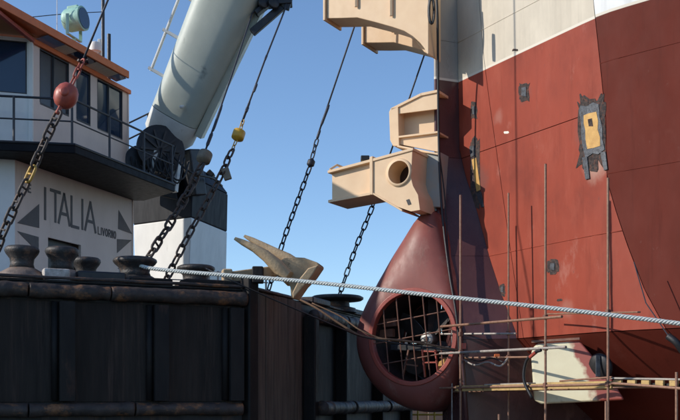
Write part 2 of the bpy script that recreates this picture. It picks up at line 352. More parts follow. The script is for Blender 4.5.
MB().box(deckpt(56, 20.35)+V((0,0,.13)), .52, .3, .26, d1, n1).build('fairlead_box', m_stained, barge, bevel=.03)
MB().box(deckpt(100, 20.9)+V((0,0,.13)), 1.0, .45, .26, d1, n1).build('coaming', m_navy, barge, bevel=.04)
MB().box(deckpt(150, 21.3)+V((0,0,.09)), .9, .4, .18, d1, n1).build('coaming', m_bargerib, barge, bevel=.04)
MB().box(deckpt(215, 21.9)+V((0,0,.10)), 1.5, .5, .20, d1, n1).build('coaming', m_bargerib, barge, bevel=.05)
pp = deckpt(337, 27.9)
o = MB().lathe(pp, (0,0,1), [(.55,0),(.52,.12),(.36,.16),(.34,.30)]).build('bollard', m_strake, barge); smooth_edges(o)
MB().lathe(pp+V((0,0,.30)), (0,0,1), [(.36,0),(.68,.03),(.74,.07),(.74,.12),(.66,.16),(.25,.17)], 30).build('bollard_head', m_bollard, o, smooth=True)
MB().box(deckpt(316, 25.6)+V((0,0,.08)), .35, 1.3, .16, n2, d2).build('coaming', m_strake, barge, bevel=.04)
MB().box(P2(s2(262),2.5,-.3), .3, .3, .42, d2, n2).build('mooring_bitt', m_bargerib, barge, bevel=.03)
MB().box(P2(s2(372),2.42,-.5), .5, 2.0, .24, n2, d2).build('coaming', m_strake, barge, bevel=.04)
# guard rail behind the deck edge
gr = thing('guard_rail', deckpt(170, 27), 'thin pale wire guard rail on posts in front of the white crane pedestal', 'railing')
for dz in (1.02, .78):
    MB().tube([deckpt(118,26.2)+V((0,0,dz)), deckpt(209,27)+V((0,0,dz)), deckpt(268,27.6)+V((0,0,dz+.02))], .018, 6).build('rail', m_scafgrey, gr)
for px, D in ((120,26.2),(209,27),(218,27.1),(266,27.6)):
    MB().tube([deckpt(px,D), deckpt(px,D)+V((0,0,1.06))], .028, 8).build('post', m_scafgrey, gr)

# ------------------------------------------------------------------ deckhouse with wheelhouse
Z0 = CAM_Z
w0 = V((-8.16,25.1,0)); wd = V((.34,.94,0)).normalized(); wn_ = V((wd.y,-wd.x,0))
fd = V((.957,.287,0))                                # front face direction
def tw(px): return hit(px, w0, wd)[0]
def WP(t, z, off=0): return w0+wd*t+wn_*off+V((0,0,z+Z0))
house = thing('deckhouse', (-9.5,28,BT), 'grey deckhouse lettered ITALIA LIVORNO with a glazed wheelhouse under an orange roof', 'deckhouse')
tR = tw(133.5); back = w0 - fd*4.2
# lower storey: wall facing the ship with an opening, and the white front wall
o0, o1, oz0, oz1 = tw(48), tw(81), 3.0, 4.16
mb = MB()
def wallq(t0, t1, z0, z1, th=.08):
    mb.hexa([WP(t0,z0,-th),WP(t1,z0,-th),WP(t1,z1,-th),WP(t0,z1,-th)], [WP(t0,z0),WP(t1,z0),WP(t1,z1),WP(t0,z1)])
wallq(0, o0, 2.3, 5.9); wallq(o1, tR, 2.3, 5.9); wallq(o0, o1, oz1, 5.9); wallq(o0, o1, 2.3, oz0)
mb.build('side_wall', m_grey, house)
fp = [w0+V((0,0,BT)), w0-fd*5+V((0,0,BT)), w0-fd*5+V((0,0,5.9+Z0)), w0+V((0,0,5.9+Z0))]
MB().prism(fp, -V((fd.y,-fd.x,0))*(.08)).build('front_wall', m_white, house)
q = WP(tR,2.3,-.002); XL = V((-1,0,0)); MB().prism([q, q+XL*5, q+XL*5+V((0,0,3.6)), q+V((0,0,3.6))], V((0,-.08,0))).build('rear_wall', m_grey, house)
MB().box(WP((o0+o1)/2, 3.5, -.22), .05, 2.0, 1.8, wn_, wd).build('opening_shade', m_black, house)  # black sheet added so the opening reads as a dark, shaded interior
# lettering, stroke by stroke
GL = {'I':[[(.5,0),(.5,1)]], 'T':[[(0,1),(1,1)],[(.5,0),(.5,1)]], 'A':[[(0,0),(.5,1),(1,0)],[(.2,.33),(.8,.33)]], 'L':[[(.05,1),(.05,0),(1,0)]],
      'V':[[(0,1),(.5,0),(1,1)]], 'O':[[(.5+.5*math.sin(k*math.pi/6),.5+.5*math.cos(k*math.pi/6)) for k in range(13)]],
      'R':[[(.05,0),(.05,1),(.7,1),(.95,.86),(.95,.66),(.7,.52),(.05,.52)],[(.5,.52),(1,0)]], 'N':[[(.05,0),(.05,1),(.95,0),(.95,1)]], 'E':[[(1,1),(.05,1),(.05,0),(1,0)],[(.05,.5),(.8,.5)]]}
def letter(ch, t0, t1, z0, z1, wst):
    mb = MB()
    for k, st in enumerate(GL[ch]):
        for (a, b) in zip(st[:-1], st[1:]):
            pa = WP(t0+(t1-t0)*a[0], z0+(z1-z0)*a[1], .006+.0012*k); pb = WP(t0+(t1-t0)*b[0], z0+(z1-z0)*b[1], .006+.0012*k)
            e = (pb-pa).normalized()*wst*.32
            mb.bar(pa-e, pb+e, .008, wst, up=(pb-pa).cross(wn_))
    mb.build('letter', m_letter, house)
for ch, a, b in (('I',44,46),('T',50.5,60),('A',58.5,69.5),('L',71,78.5),('I',81.5,83),('A',85,95.5)):
    letter(ch, tw(a), tw(b), 4.62, 5.43, .085)
lx = [97.5,100.6,102,105,108,111,113.5,116.2]
for i, ch in enumerate('LIVORNO'):
    a, b = tw(lx[i])+.02, tw(lx[i+1])-.03; letter(ch, a, b, 4.60, 4.80, .036)
letter('E', tw(28), tw(30.6), 5.2, 5.39, .04)
for pts in ([(17,223),(39,204),(39,228)], [(17,231),(38.5,237),(38.5,253)], [(118.5,210),(132,234),(118,229)], [(117,239),(131.5,240),(117,253)]):
    pp = []
    for px, py in pts:
        t, D = hit(px, w0, wd); pp.append(WP(t, (HOR-py)/F*D, .004))
    MB().prism(pp, wn_*.006).build('arrow_mark', m_letter, house)
# platform round the wheelhouse
pc = V((-6.48,24.44,0)); pdir = V((.985,.17,0)); pl = pc-pdir*6.5; pe = pc+wd*4.95
q_ = WP(tR+.06,0,0); ppoly = [pl, pc, pe, V((q_.x+.3,q_.y,0)), V((q_.x-5,q_.y,0)), pl+V((-1,4.5,0))]
ppoly = [p+V((0,0,5.9+Z0)) for p in ppoly]
plat = MB().prism(ppoly, (0,0,.22)).build('platform', m_platform, house, bevel=.03)
MB().tube([ppoly[0]+V((0,0,.22)), ppoly[1]+V((0,0,.22)), ppoly[2]+V((0,0,.22))], .035, 8).build('edge_bar', m_navy, plat)
# railing along the platform
up = V((0,0,1)); pz = 6.12+Z0
rp = [pl+up*pz, pc+up*pz-wn_*.05, pe+up*pz-wn_*.05]
rl = None
for h, r in ((1.12,.03),(.58,.02)):
    MB().tube([p+up*h for p in (rp[0]+V((0,.05,0)), rp[1]+V((0,.05,0)), rp[2])], r, 8).build('rail', m_rail, house)
posts = [pl+pdir*k for k in (.1,1.6,3.1,5.05,6.42)]
posts = [p+V((0,.05,0)) for p in posts] + [pc+wd*k-wn_*.05 for k in (1.6,3.3,4.85)]
for p in posts: MB().tube([p+up*(pz-.02), p+up*(pz+1.12)], .032, 8).build('post', m_rail, house)
# wheelhouse cabin
c0 = tw(31); c1 = tw(129); CZ0, CZ1 = 6.12, 9.15
def CP(t, z, off=0): return WP(t, z, off)
wins = [(tw(40),tw(69)),(tw(76.5),tw(90.5)),(tw(97.5),tw(122.5))]; wz0, wz1 = 7.6, 9.03
mb = MB()
def cq(t0, t1, z0, z1, th=.09): mb.hexa([CP(t0,z0,-th),CP(t1,z0,-th),CP(t1,z1,-th),CP(t0,z1,-th)], [CP(t0,z0),CP(t1,z0),CP(t1,z1),CP(t0,z1)])
cq(c0, c1, CZ0, wz0); cq(c0, c1, wz1, CZ1)
e = [c0]+[x for w_ in wins for x in w_]+[c1]
for k in range(0, len(e), 2): cq(e[k], e[k+1], wz0, wz1)
mb.build('cabin_side_wall', m_grey, house)
q0 = CP(c0,0,0); q0.z = 0
def FP(u, z, off=0): return q0-fd*u+V((fd.y,-fd.x,0))*off+V((0,0,z+Z0))
mb = MB()
def fq(u0, u1, z0, z1, th=.09): mb.hexa([FP(u0,z0,-th),FP(u1,z0,-th),FP(u1,z1,-th),FP(u0,z1,-th)], [FP(u0,z0,.003),FP(u1,z0,.003),FP(u1,z1,.003),FP(u0,z1,.003)])
fz0, fz1 = 7.72, 9.06
fq(0, 5, CZ0, fz0); fq(0, 5, fz1, CZ1); fq(0, .10, fz0, fz1); fq(1.5, 1.65, fz0, fz1); fq(3.1, 3.25, fz0, fz1); fq(4.8, 5, fz0, fz1)
mb.build('cabin_front_wall', m_white, house)
rb = CP(c1,CZ0,0); MB().prism([rb, rb+XL*5, rb+XL*5+up*3.03, rb+up*3.03], V((0,-.09,0))).build('cabin_rear_wall', m_grey, house)
def window(pf, a, b, z0, z1, splits, glass):
    mb = MB(); f = .035
    for (p, r) in (((a,z0),(b,z0)),((a,z1),(b,z1))): mb.bar(pf(p[0],p[1],-.03), pf(r[0],r[1],-.03), .06, f*1.6)
    for x in [a, b]+splits: mb.bar(pf(x,z0+.02,-.031), pf(x,z1-.02,-.031), .058, f*1.4)
    o = mb.build('window', m_rail, house)
    xs = [a]+splits+[b]
    for x0, x1, g in zip(xs[:-1], xs[1:], glass):
        MB().hexa([pf(x0,z0,-.06),pf(x1,z0,-.06),pf(x1,z1,-.06),pf(x0,z1,-.06)], [pf(x0,z0,-.05),pf(x1,z0,-.05),pf(x1,z1,-.05),pf(x0,z1,-.05)]).build('pane', g, o)
window(CP, *wins[0], wz0, wz1, [tw(54)], [m_brownglass, m_brownglass])
window(CP, *wins[1], wz0, wz1, [], [m_glass])
window(CP, *wins[2], wz0, wz1, [tw(109)], [m_glass, m_glass])
for (a, b) in ((.10,1.5),(1.65,3.1),(3.25,4.8)): window(FP, a, b, fz0, fz1, [], [m_glass])
MB().bar(FP(0,CZ0,.0), FP(0,CZ1,.0), .10, .10).build('corner_trim', m_white, house)
# roof: overhanging, raised fascia, glossy soffit panels coloured as blue and cream reflections
ro = .46
R0 = CP(c0-2.3, 0, ro); tq = hit(127.5, CP(0,0,ro), wd)[0]; R1 = CP(tq, 0, ro); R2 = R1+V((-6.2,0,0)); R3 = R0-wn_*6.4
def zz(p, z): return V((p.x, p.y, z+Z0))
rf = MB().prism([zz(p,9.25) for p in (R0,R1,R2,R3)], up*.15).build('roof', m_orange, house, bevel=.02)
rid = [(R0+R3)/2+wd*1.5, (R1+R2)/2-wd*1.5]
MB().add([zz(R0,9.4),zz(R1,9.4),zz(R2,9.4),zz(R3,9.4),zz(rid[0],10.0),zz(rid[1],10.0)], [(0,1,5,4),(1,2,5),(2,3,4,5),(3,0,4)]).build('roof_top', m_orange, rf)
MB().bar(zz(R0-wd*.0,9.33)+wn_*.03, zz(R1,9.33)+wn_*.03, .06, .21).build('fascia', m_orange, rf, bevel=.012)
MB().bar(zz(R0,9.33)-wd*.03+wn_*.06, zz(R3,9.33)-wd*.03, .06, .21).build('fascia', m_orange, rf, bevel=.012)
MB().bar(CP(c0,9.10,.04), CP(c1,9.10,.04), .08, .12).build('eave_beam', m_orange, rf, bevel=.01)
MB().bar(CP(c0,9.10,.06), zz(R0,9.17)+wd*.1, .10, .10).build('hip_beam', m_redblock, rf, bevel=.01)
tt = c0+.1; cyc = [m_skyreflect, m_cream, m_glass, m_cream, m_cream, m_skyreflect, m_cream]; k = 0
while tt < tq-.3:
    w_ = [.75,.55,.9,.5,.6,.7,.6][k%7]; t2 = min(tt+w_, tq)
    MB().hexa([CP(tt,9.17,.09),CP(t2-.02,9.17,.09),CP(t2-.02,9.222,ro-.02),CP(tt,9.222,ro-.02)], [CP(tt,9.18,.09),CP(t2-.02,9.18,.09),CP(t2-.02,9.232,ro-.02),CP(tt,9.232,ro-.02)]).build('soffit_panel', cyc[k%7], rf)
    tt = t2; k += 1
f0 = FP(-.1,9.2,.01); f1 = FP(5,9.2,.01)
MB().hexa([f0,f1,f1-fd*.5-wd*1.9,zz(R0,9.2)+wd*.1-wn_*.05], [p+up*.02 for p in (f0,f1,f1-fd*.5-wd*1.9,zz(R0,9.2)+wd*.1-wn_*.05)]).build('front_soffit', m_soffit, rf)
# searchlight, mast, aerials on the roof
def lampat(px, py, D): return W(px, py, D)
sl = lampat(74, 20, 28.0); ax = V((.96,-.27,.05)).normalized()
so = MB().lathe(sl-ax*.26, ax, [(.10,-.03),(.26,.0),(.30,.06),(.315,.12),(.315,.46),(.335,.47),(.335,.56),(.29,.57)], 28).build('searchlight', m_mint, house); smooth_edges(so)
MB().lathe(sl+ax*.315, ax, [(.285,0),(.285,.012)], 28).build('lens', m_glass, so)
MB().box(sl+up*.33-ax*.02, .34, .16, .12, ax, ax.cross(up).normalized()).build('lamp_vent', m_mint, so, bevel=.03)
sd = ax.cross(up).normalized()
MB().bar(sl+sd*.35+up*.05, sl+sd*.35-up*.5, .09, .02).bar(sl-sd*.35+up*.05, sl-sd*.35-up*.5, .09, .02).bar(sl+sd*.36-up*.5, sl-sd*.36-up*.5, .09, .03).bar(sl-up*.5, zz(sl,9.3), .09, .09).build('yoke', m_mint, so)
mast = W(103, 40, 29.3)
MB().tube([zz(mast,9.3), zz(mast,13.4)], .05, 10).build('mast', m_rail, house)
MB().tube([zz(W(109,40,29.8),9.3), zz(W(109,40,29.8),10.75)], .055, 10).build('exhaust_stub', m_black, house)
MB().tube([zz(W(57,40,27.6),9.5), zz(W(57,40,27.6),12.6)], [.014,.008], 6).build('aerial', m_white, house)
rd = W(95.5, 47, 29); ro_ = MB().lathe(zz(rd,9.8), up, [(.07,-.5),(.07,.1),(.10,.12),(.10,.14),(.17,.16),(.19,.30),(.16,.40),(.06,.44)], 18).build('radar_dome', m_white, house); smooth_edges(ro_)
MB().box(zz(W(99.5,47,29.1),10.1), .09, .09, .5).build('floodlight', m_boomw, house, bevel=.015)
st = thing('mast_stay', zz(W(103,12,29.3),11.2), 'thin black wire stay strung from the mast over the orange roof', 'wire')
MB().tube(spline([W(24,18,27), W(66,14,28.2), W(103,12,29.3)], 8), .012, 5).build('wire', m_wire, st)

# ------------------------------------------------------------------ crane: pedestal, machinery, boom
crane = thing('deck_crane', (-5,32,BT), 'floating crane with pale grey-green boom on a black and white pedestal', 'crane')
def ring(pts, z): return [V((p[0], p[1], z+Z0)) for p in pts]
k0 = V(((193-340)*.031, 31)); kl = V(((132-340)*.0324, 32.4)); kr = V(((226-340)*.033, 33.6)); kb = V(((150-340)*.036, 36))
bot = [V((-4.75,31.1)), V((-6.6,32.5)), V((-6.6,36)), V((-3.95,34.4))]; top = [k0, kl, kb, kr]
mid = lambda t: [b.lerp(t_, t) for b, t_ in zip(bot, top)]
MB().hexa(ring(bot, 2.3), ring(mid(.72), 5.52)).build('pedestal', m_white, crane, bevel=.04)
MB().hexa(ring(mid(.722), 5.522), ring(top, 6.75)).build('pedestal_collar', m_pedblack, crane, bevel=.04)
MB().hexa([p+V((.02,-.02,0)) for p in ring(mid(.95), 6.76)], ring([p+V((-.45,.3)) for p in top], 7.4)).build('slew_housing', m_pedblack, crane, bevel=.05)
b0 = W(168,137,31); b1 = W(229,0,29.4); bd = (b1-b0).normalized(); bL = (b1-b0).length
bx = bd.cross(V((0,1,0))); bx.normalize(); bx = -bx if bx.x < 0 else bx          # picture-right across the boom
by = bx.cross(bd).normalized()
if by.y > 0: by = -by                                                              # toward the camera
def bsec(s):
    hw = .75+.20*min(s/4.6,1.7); hh = hw*.86; c = b0+bd*s; out = []
    for k in range(40):
        a = 2*math.pi*k/40; ca, sa = math.cos(a), math.sin(a); p = .66
        out.append(c+bx*hw*math.copysign(abs(ca)**p, ca)+by*hh*math.copysign(abs(sa)**p, sa))
    return out
def loft(name, secs, m, parent, cap=True, smooth=True):
    n = len(secs[0]); vv = [p for s in secs for p in s]; ff = []
    for i in range(len(secs)-1):
        for k in range(n): ff.append((i*n+k, i*n+(k+1)%n, (i+1)*n+(k+1)%n, (i+1)*n+k))
    if cap: ff += [tuple(range(n))[::-1], tuple((len(secs)-1)*n+k for k in range(n))]
    o = MB().add(vv, ff).build(name, m, parent, smooth=smooth)
    if smooth: smooth_edges(o, 50)
    return o
BL = 18.0
boom = loft('boom', [bsec(s) for s in (.72, 1.5, 3, 4.6, 6.5, 8, 12, 15, BL)], m_boom, crane)
sec0 = bsec(.35); c_ = b0+bd*-.35
loft('boom_foot', [[c_+(p-(b0+bd*.35))*.62 for p in sec0], [p*1 for p in bsec(.1)], bsec(.70)], m_boomw, boom)
# flange strip along the lower right side, ladder rail on the upper left
def strip(u0, u1, v, s0, s1, th, name, m):
    q = []
    for s in (s0, s1):
        hw = .75+.20*min(s/4.6,1.7); c = b0+bd*s
        q.append([c+bx*(hw+u0)+by*(v*hw), c+bx*(hw+u1)+by*(v*hw), c+bx*(hw+u1)+by*(v*hw-th), c+bx*(hw+u0)+by*(v*hw-th)])
    return MB().hexa(q[0], q[1]).build(name, m, boom, bevel=.02)
strip(.012, .24, .30, .5, BL-1, .35, 'boom_flange', m_boom)
MB().lathe(b0+bd*1.2+by*(.85)+bx*.25, by, [(.05,-.1),(.05,.08),(.03,.1)], 12).build('lifting_eye', m_boomw, boom)
def bedge(s, o=0, v=.2): hw = .75+.20*min(s/4.6,1.7); return b0+bd*s-bx*(hw+o)+by*v
MB().tube([bedge(1.55,.42), bedge(4.0,.40)], .045, 8).build('ladder_rail', m_boomw, boom)
MB().tube([bedge(4.3,.42), bedge(9,.40)], .045, 8).build('ladder_rail', m_boomw, boom)
for s in (1.6, 2.8, 3.95, 4.35, 5.6, 7, 8.5): MB().bar(bedge(s,-.02), bedge(s,.52), .10, .08).build('ladder_bracket', m_boomw, boom)
# heel machinery: cheek plates, drum with hoses, struts
hc = W(152,150,30.3)
def disc(px, py, D, r, th, name, m, par, a=V((.45,-.88,.1))):
    o = MB().lathe(W(px,py,D), a, [(r*.3,-.02),(r*.9,0),(r,.02),(r,th),(r*.9,th+.02),(r*.25,th+.05)], 30).build(name, m, par); smooth_edges(o); return o
sh = disc(160,150,30.2,.74,.12,'sheave', m_black, crane)
for k in range(5):
    a = math.pi*k/5; c = W(160,150,30.0); e_ = V((.86,.45,0))*math.cos(a)*.62+up*math.sin(a)*.62
    MB().bar(c-e_, c+e_, .05, .06).build('spoke', m_navy, sh)
disc(139,163,30.3,.48,.2,'hose_drum', m_black, crane)
MB().hexa([W(130,190,30.9),W(178,200,30.9),W(172,160,30.9),W(148,130,30.9)], [W(130,190,31.6),W(178,200,31.6),W(172,160,31.6),W(148,130,31.6)]).build('cheek_plate', m_navy, crane, bevel=.04)
MB().bar(W(150,183,29.9), W(156,150,30.0), .14, .14).build('strut', m_boomw, crane, bevel=.02)
MB().bar(W(174,192,30.2), W(178,158,30.4), .20, .16).build('strut', m_boomw, crane, bevel=.02)
MB().bar(W(196,196,31.2), W(190,150,31.0), .5, .5).build('heel_post', m_navy, crane, bevel=.05)
for k in range(9):
    x0 = 131+k*4.5; pts = [W(x0,158+random.uniform(-8,8),29.9), W(x0+6,176+random.uniform(-6,6),29.7), W(x0+16,178+random.uniform(-8,8),29.8), W(x0+22,155+random.uniform(-14,10),30)]
    MB().tube(spline(pts,8), .028, 6).build('hose', m_black, crane, smooth=True)
MB().tube(spline([W(172,155,30),W(190,172,30),W(212,178,31),W(222,186,32)],8), .035, 6).build('hose', m_black, crane, smooth=True)
MB().bar(W(208,172,32.2), W(213,177,32.2), .3, .2).build('top_fitting', m_black, crane, bevel=.03)
for (p, q) in ((W(127,124,30.6),W(156,110,30.6)),(W(127,140,30.6),W(143,132,30.6)),(W(156,110,30.6),W(156,122,30.6)),(W(148,114,30.6),W(148,130,30.6)),(W(128,123,30.6),W(128,160,30.6))):
    MB().tube([p,q], .026, 6).build('stair_rail', m_rail, crane)
# sheave bracket under the boom
def BP(px, py, D=29.0): return W(px, py, D)
jb = MB().bar(BP(252,33), BP(282,7), .16, .22).build('jib_brace', m_navy, crane, bevel=.02)
MB().bar(BP(258,2), BP(292,0), .4, .34).build('jib_head', m_navy, crane, bevel=.03)
MB().bar(BP(256,14), BP(270,3), .3, .14).build('jib_web', m_navy, crane, bevel=.02)
MB().bar(BP(286,10,28.9), BP(293,-12,28.9), .12, .18).build('jib_cheek', m_navy, crane, bevel=.02)
for px in (263, 273): disc(px, 4, 28.8, .16, .08, 'jib_sheave', m_black, crane)
# head beam far up at the boom end, from which the outer slings hang
hb = b0+bd*BL
MB().bar(W(326,-525,22.4), W(642,-525,29.5), .5, .7).build('head_beam', m_boom, crane, bevel=.04)

# ------------------------------------------------------------------ chains and slings
def link_mesh(name, L, wd_, r, stud):
    """stadium link in the local XZ plane, long axis Z"""
    n = 20; m_ = 8; vv = []; ff = []; hw = wd_/2-r; hl = L/2-r
    path = []
    for k in range(n):
        a = 2*math.pi*k/n; c, s = math.cos(a), math.sin(a)
        path.append(V((hw*c, 0, hw*s+math.copysign(max(hl-hw,0), s) if abs(s) > 1e-6 else 0)))
    mb = MB(); rings = []
    for i in range(n):
        t = (path[(i+1)%n]-path[i-1]).normalized(); w = V((0,1,0)); u = t.cross(w)
        rings.append([path[i]+u*math.cos(2*math.pi*k/m_)*r+w*math.sin(2*math.pi*k/m_)*r for k in range(m_)])
    mb.add([q for rg in rings for q in rg], [(i*m_+k, i*m_+(k+1)%m_, ((i+1)%n)*m_+(k+1)%m_, ((i+1)%n)*m_+k) for i in range(n) for k in range(m_)])
    if stud: mb.tube([V((-hw,0,0)), V((hw,0,0))], r*.8, 6)
    me = bpy.data.meshes.new(name); me.from_pydata([tuple(p) for p in mb.v], [], mb.f)
    bm = bmesh.new(); bm.from_mesh(me); bmesh.ops.recalc_face_normals(bm, faces=bm.faces); bm.to_mesh(me); bm.free()
    for p in me.polygons: p.use_smooth = True
    return me
def resample(pts, step):
    out = [pts[0]]; acc = 0
    for a, b in zip(pts[:-1], pts[1:]):
        L = (b-a).length; d = step-acc
        while d <= L: out.append(a+(b-a)*(d/L)); d += step
        acc = L-(d-step)
    return out
def chain(root, pts, L, stud, m, special={}, rot0=0.72):
    r = .068*L; me = link_mesh('link', L, .54*L, r, stud); me.materials.append(m)
    pts = [V(p) for p in pts]; tot = sum((b-a).length for a, b in zip(pts[:-1], pts[1:])); pitch = tot/max(1, round(tot/(L-4*r*.93))); pp = resample(pts, pitch*.9999); bi = base_matrix(root).inverted()
    for i in range(len(pp)-1):
        a, b = pp[i], pp[i+1]; t = (b-a).normalized(); y = t.cross(V((1,.2,0))).normalized(); x = y.cross(t)
        an = rot0+(math.pi/2 if i % 2 else 0)+random.uniform(-.15,.15); X = x*math.cos(an)+y*math.sin(an); Y = t.cross(X)
        o = bpy.data.objects.new('link', me if i not in special else me.copy()); COL.objects.link(o)
        if i in special: o.data.materials[0] = special[i]; o.data.name = 'link'
        M = Matrix((X, Y, t)).transposed().to_4x4(); M.translation = (a+b)/2
        o.parent = root; o.matrix_parent_inverse = bi; o.matrix_basis = M
def wire(root, pts, r=.024, name='wire'): return MB().tube(pts, r, 7).build(name, m_wire, root, smooth=True)
def ferrule(root, a, b, r, m=None): return MB().tube([a, a.lerp(b,.15), a.lerp(b,.85), b], [r*.4,r*.62,r*.62,r*.4], 10).build('clamp', m or m_wire, root, smooth=True)
def block(root, c, axis, r, h, m, name='hook_block'):
    o = MB().lathe(c-axis*h/2, axis, [(r*.35,-.04),(r*.75,0),(r*.98,.10*h),(r,.3*h),(r,.7*h),(r*.98,.9*h),(r*.75,h),(r*.35,h+.04)], 20).build(name, m, root, smooth=True); return o
# sling beside the wheelhouse (red ball)
headz = hb.z-.25
H0, H3, H4 = W(334,-521,22.6), W(542,-521,27.2), W(634,-521,29.3)
g = 'chain slings hanging from the crane'
c = thing('lifting_sling', W(-12,270,20.6), 'rusty stud-link chain hanging from a red ball block in front of the wheelhouse', 'chain', g)
top0 = W(84,58,21.4); ball = W(66,96,21.2)
wire(c, [top0, W(110,-5,21.9), H0], .024)
chain(c, [W(83,60,21.4), W(71,86,21.25)], .30, False, m_redblock)
bd_ = (W(72,84,21.25)-ball).normalized()
rb_ = MB().lathe(ball-bd_*.24, bd_, [(.08,-.03),(.15,.0),(.215,.08),(.25,.20),(.25,.28),(.215,.40),(.15,.48),(.08,.51)], 24).build('ball_block', m_redblock, c, smooth=True)
MB().lathe(ball+V((.02,-.20,.02)), V((.2,-1,.1)), [(.10,0),(.10,.06),(.06,.08)], 16).build('boss', m_redblock, rb_, smooth=True)
MB().bar(ball-bd_*.2, ball-bd_*.45, .12, .09).build('swivel_eye', m_redblock, rb_, bevel=.03)
MB().tube([W(78,60,21.3),W(82,63,21.4),W(88,60,21.4)], .03, 6).build('shackle', m_chain, c)
chain(c, spline([W(59,112,21.1), W(44,143,21), W(30,175,20.9), W(15,206,20.8), W(-3,247,20.7), deckpt(-16,20.6)+V((0,0,.05))], 10), .44, True, m_chain, {4: m_chainy})
# two slings from the sheave bracket
c = thing('lifting_sling', deckpt(126,24), 'brown stud-link chain under an olive drum block, rising beside the boom', 'chain', g)
wire(c, [W(206,149,26.4), W(232,75,27.8), W(252,14,28.9), W(262,3,29)], .026)
ferrule(c, W(213,131,26.7), W(222,105,27.2), .06); ferrule(c, W(207,146,26.4), W(212,133,26.6), .075)
ax = (W(213,131,26.7)-W(206,149,26.4)).normalized()
o = block(c, W(204.5,157,26.2), ax, .19, .30, m_olive)
chain(c, spline([W(202,164,26.1), W(186,196,25.6), W(166,230,25), W(148,258,24.5), deckpt(124,24)+V((0,0,.05))], 12), .50, True, m_chain)
c = thing('lifting_sling', deckpt(158,24.5), 'brown chain hung below a yellow hook block, with a small dark box beside it', 'chain', g)
wire(c, [W(242,122,27), W(265,60,27.9), W(284,12,28.8), W(290,-8,28.9)], .026)
for (a, b, r) in (((243,120),(250,101),.055),((246,112),(248,107),.07),((254,92),(257,84),.05),((265,60),(267,55),.05)):
    ferrule(c, W(*a,27.1), W(*b,27.3), r)
ax = (W(242,122,27)-W(236,140,26.8)).normalized()
chain(c, [W(243,121,27), W(240.5,129,26.9)], .22, False, m_yellow)
o = block(c, W(238.5,135,26.85), ax, .17, .27, m_yellow)
chain(c, [W(236.5,140,26.8), W(232,151,26.7)], .22, False, m_yellow)
chain(c, spline([W(232,150,26.6), W(220,177,26), W(203,209,25.5), W(186,240,25), W(172,268,24.6), deckpt(157,24.5)+V((0,0,.05))], 12), .42, False, m_chain)
MB().box(W(226.5,174,26.1), .20, .12, .32, V((.95,0,.3)), V((0,1,0)), V((-.3,0,.95))).build('tag_box', m_olive, c, bevel=.02)
# two slings further back
c = thing('lifting_sling', deckpt(262,25), 'dark chain sling rising from behind the tan anchor', 'chain', g)
wire(c, [W(317,138,26.4), W(355,25,26.8), H3], .024)
ferrule(c, W(321,126,26.4), W(329,105,26.5), .06); ferrule(c, W(317,139,26.4), W(320,130,26.4), .06)
block(c, W(311,163,26.3), V((.3,0,.95)).normalized(), .10, .16, m_chain_dk, 'swivel')
chain(c, [W(317,140,26.4), W(312,158,26.3)], .26, False, m_chain_dk)
chain(c, spline([W(310,167,26.3), W(298,200,26.2), W(283,242,26.1), W(268,292,26)], 10)+[deckpt(264,26)], .29, False, m_chain_dk)
c = thing('lifting_sling', deckpt(336,27.6), 'dark chain sling running up behind the pale brackets to the rusty disc bollard', 'chain', g)
wire(c, [W(388,160,27.6), W(424,56,28), H4], .024)
chain(c, spline([W(388,160,27.6), W(373,205,27.6), W(355,250,27.6), W(338,299,27.6)], 10), .30, False, m_chain_dk, {14: m_scafgrey})

# ------------------------------------------------------------------ anchor lying at the barge corner
an = thing('anchor', deckpt(275,22.2), 'weathered tan anchor with twin flukes lying on the barge corner', 'anchor')
def AP(px, py, D): return W(px, py, D)
def taper(pa, pb, wa, wb, ha, hb_, name, m):
    d = (pb-pa).normalized(); x = d.cross(V((0,1,0))).normalized(); y = V((0,1,0))
    MB().hexa([pa-x*wa/2-y*ha/2, pa+x*wa/2-y*ha/2, pa+x*wa/2+y*ha/2, pa-x*wa/2+y*ha/2], [pb-x*wb/2-y*hb_/2, pb+x*wb/2-y*hb_/2, pb+x*wb/2+y*hb_/2, pb-x*wb/2+y*hb_/2]).build(name, m, an, bevel=.025)
def prong(tip, sec):
    secs = []
    for (px, py, D, w, h) in [tip]+sec:
        c_ = AP(px, py, D); x = V((.55,0,.83)); y = V((.15,.98,-.1))
        secs.append([c_+x*w*math.copysign(abs(math.cos(2*math.pi*(k+.5)/12))**.6, math.cos(2*math.pi*(k+.5)/12))+y*h*math.copysign(abs(math.sin(2*math.pi*(k+.5)/12))**.6, math.sin(2*math.pi*(k+.5)/12)) for k in range(12)])
    o = loft('fluke', secs, m_anchor, an)
prong((235,238.5,21.7,.035,.04), [(243,242.5,21.7,.065,.08),(254,248,21.75,.085,.14),(266,256,21.8,.12,.22),(279,268,21.85,.16,.30),(290,279,21.9,.15,.32)])
prong((244.5,236,22.3,.03,.04), [(252,240,22.3,.06,.08),(262,245.5,22.3,.08,.14),(274,252.5,22.3,.11,.2),(288,260,22.25,.14,.24),(298,266,22.2,.13,.24)])
MB().prism([AP(*p,21.9) for p in [(278,262),(286,256.5),(304,257.5),(318,262.5),(319.5,265),(312,276),(303,285),(294,298),(291,298),(290,286),(283,280),(277,273)]], V((.10,.62,.0))).build('crown', m_anchor, an, bevel=.05)
MB().prism([AP(*p,21.55) for p in [(299,279),(308,268),(319,264.5),(312,276),(304,286),(293,299),(292,293)]], V((.02,.34,.0))).build('crown_rib', m_anchor, an, bevel=.03)
MB().bar(AP(226,278,22.0), AP(284,270,22.3), .20, .24).build('shank', m_anchor, an, bevel=.03)
MB().bar(AP(222,277,21.9), AP(232,277,21.95), .28, .34).build('shank_head', m_anchor, an, bevel=.04)
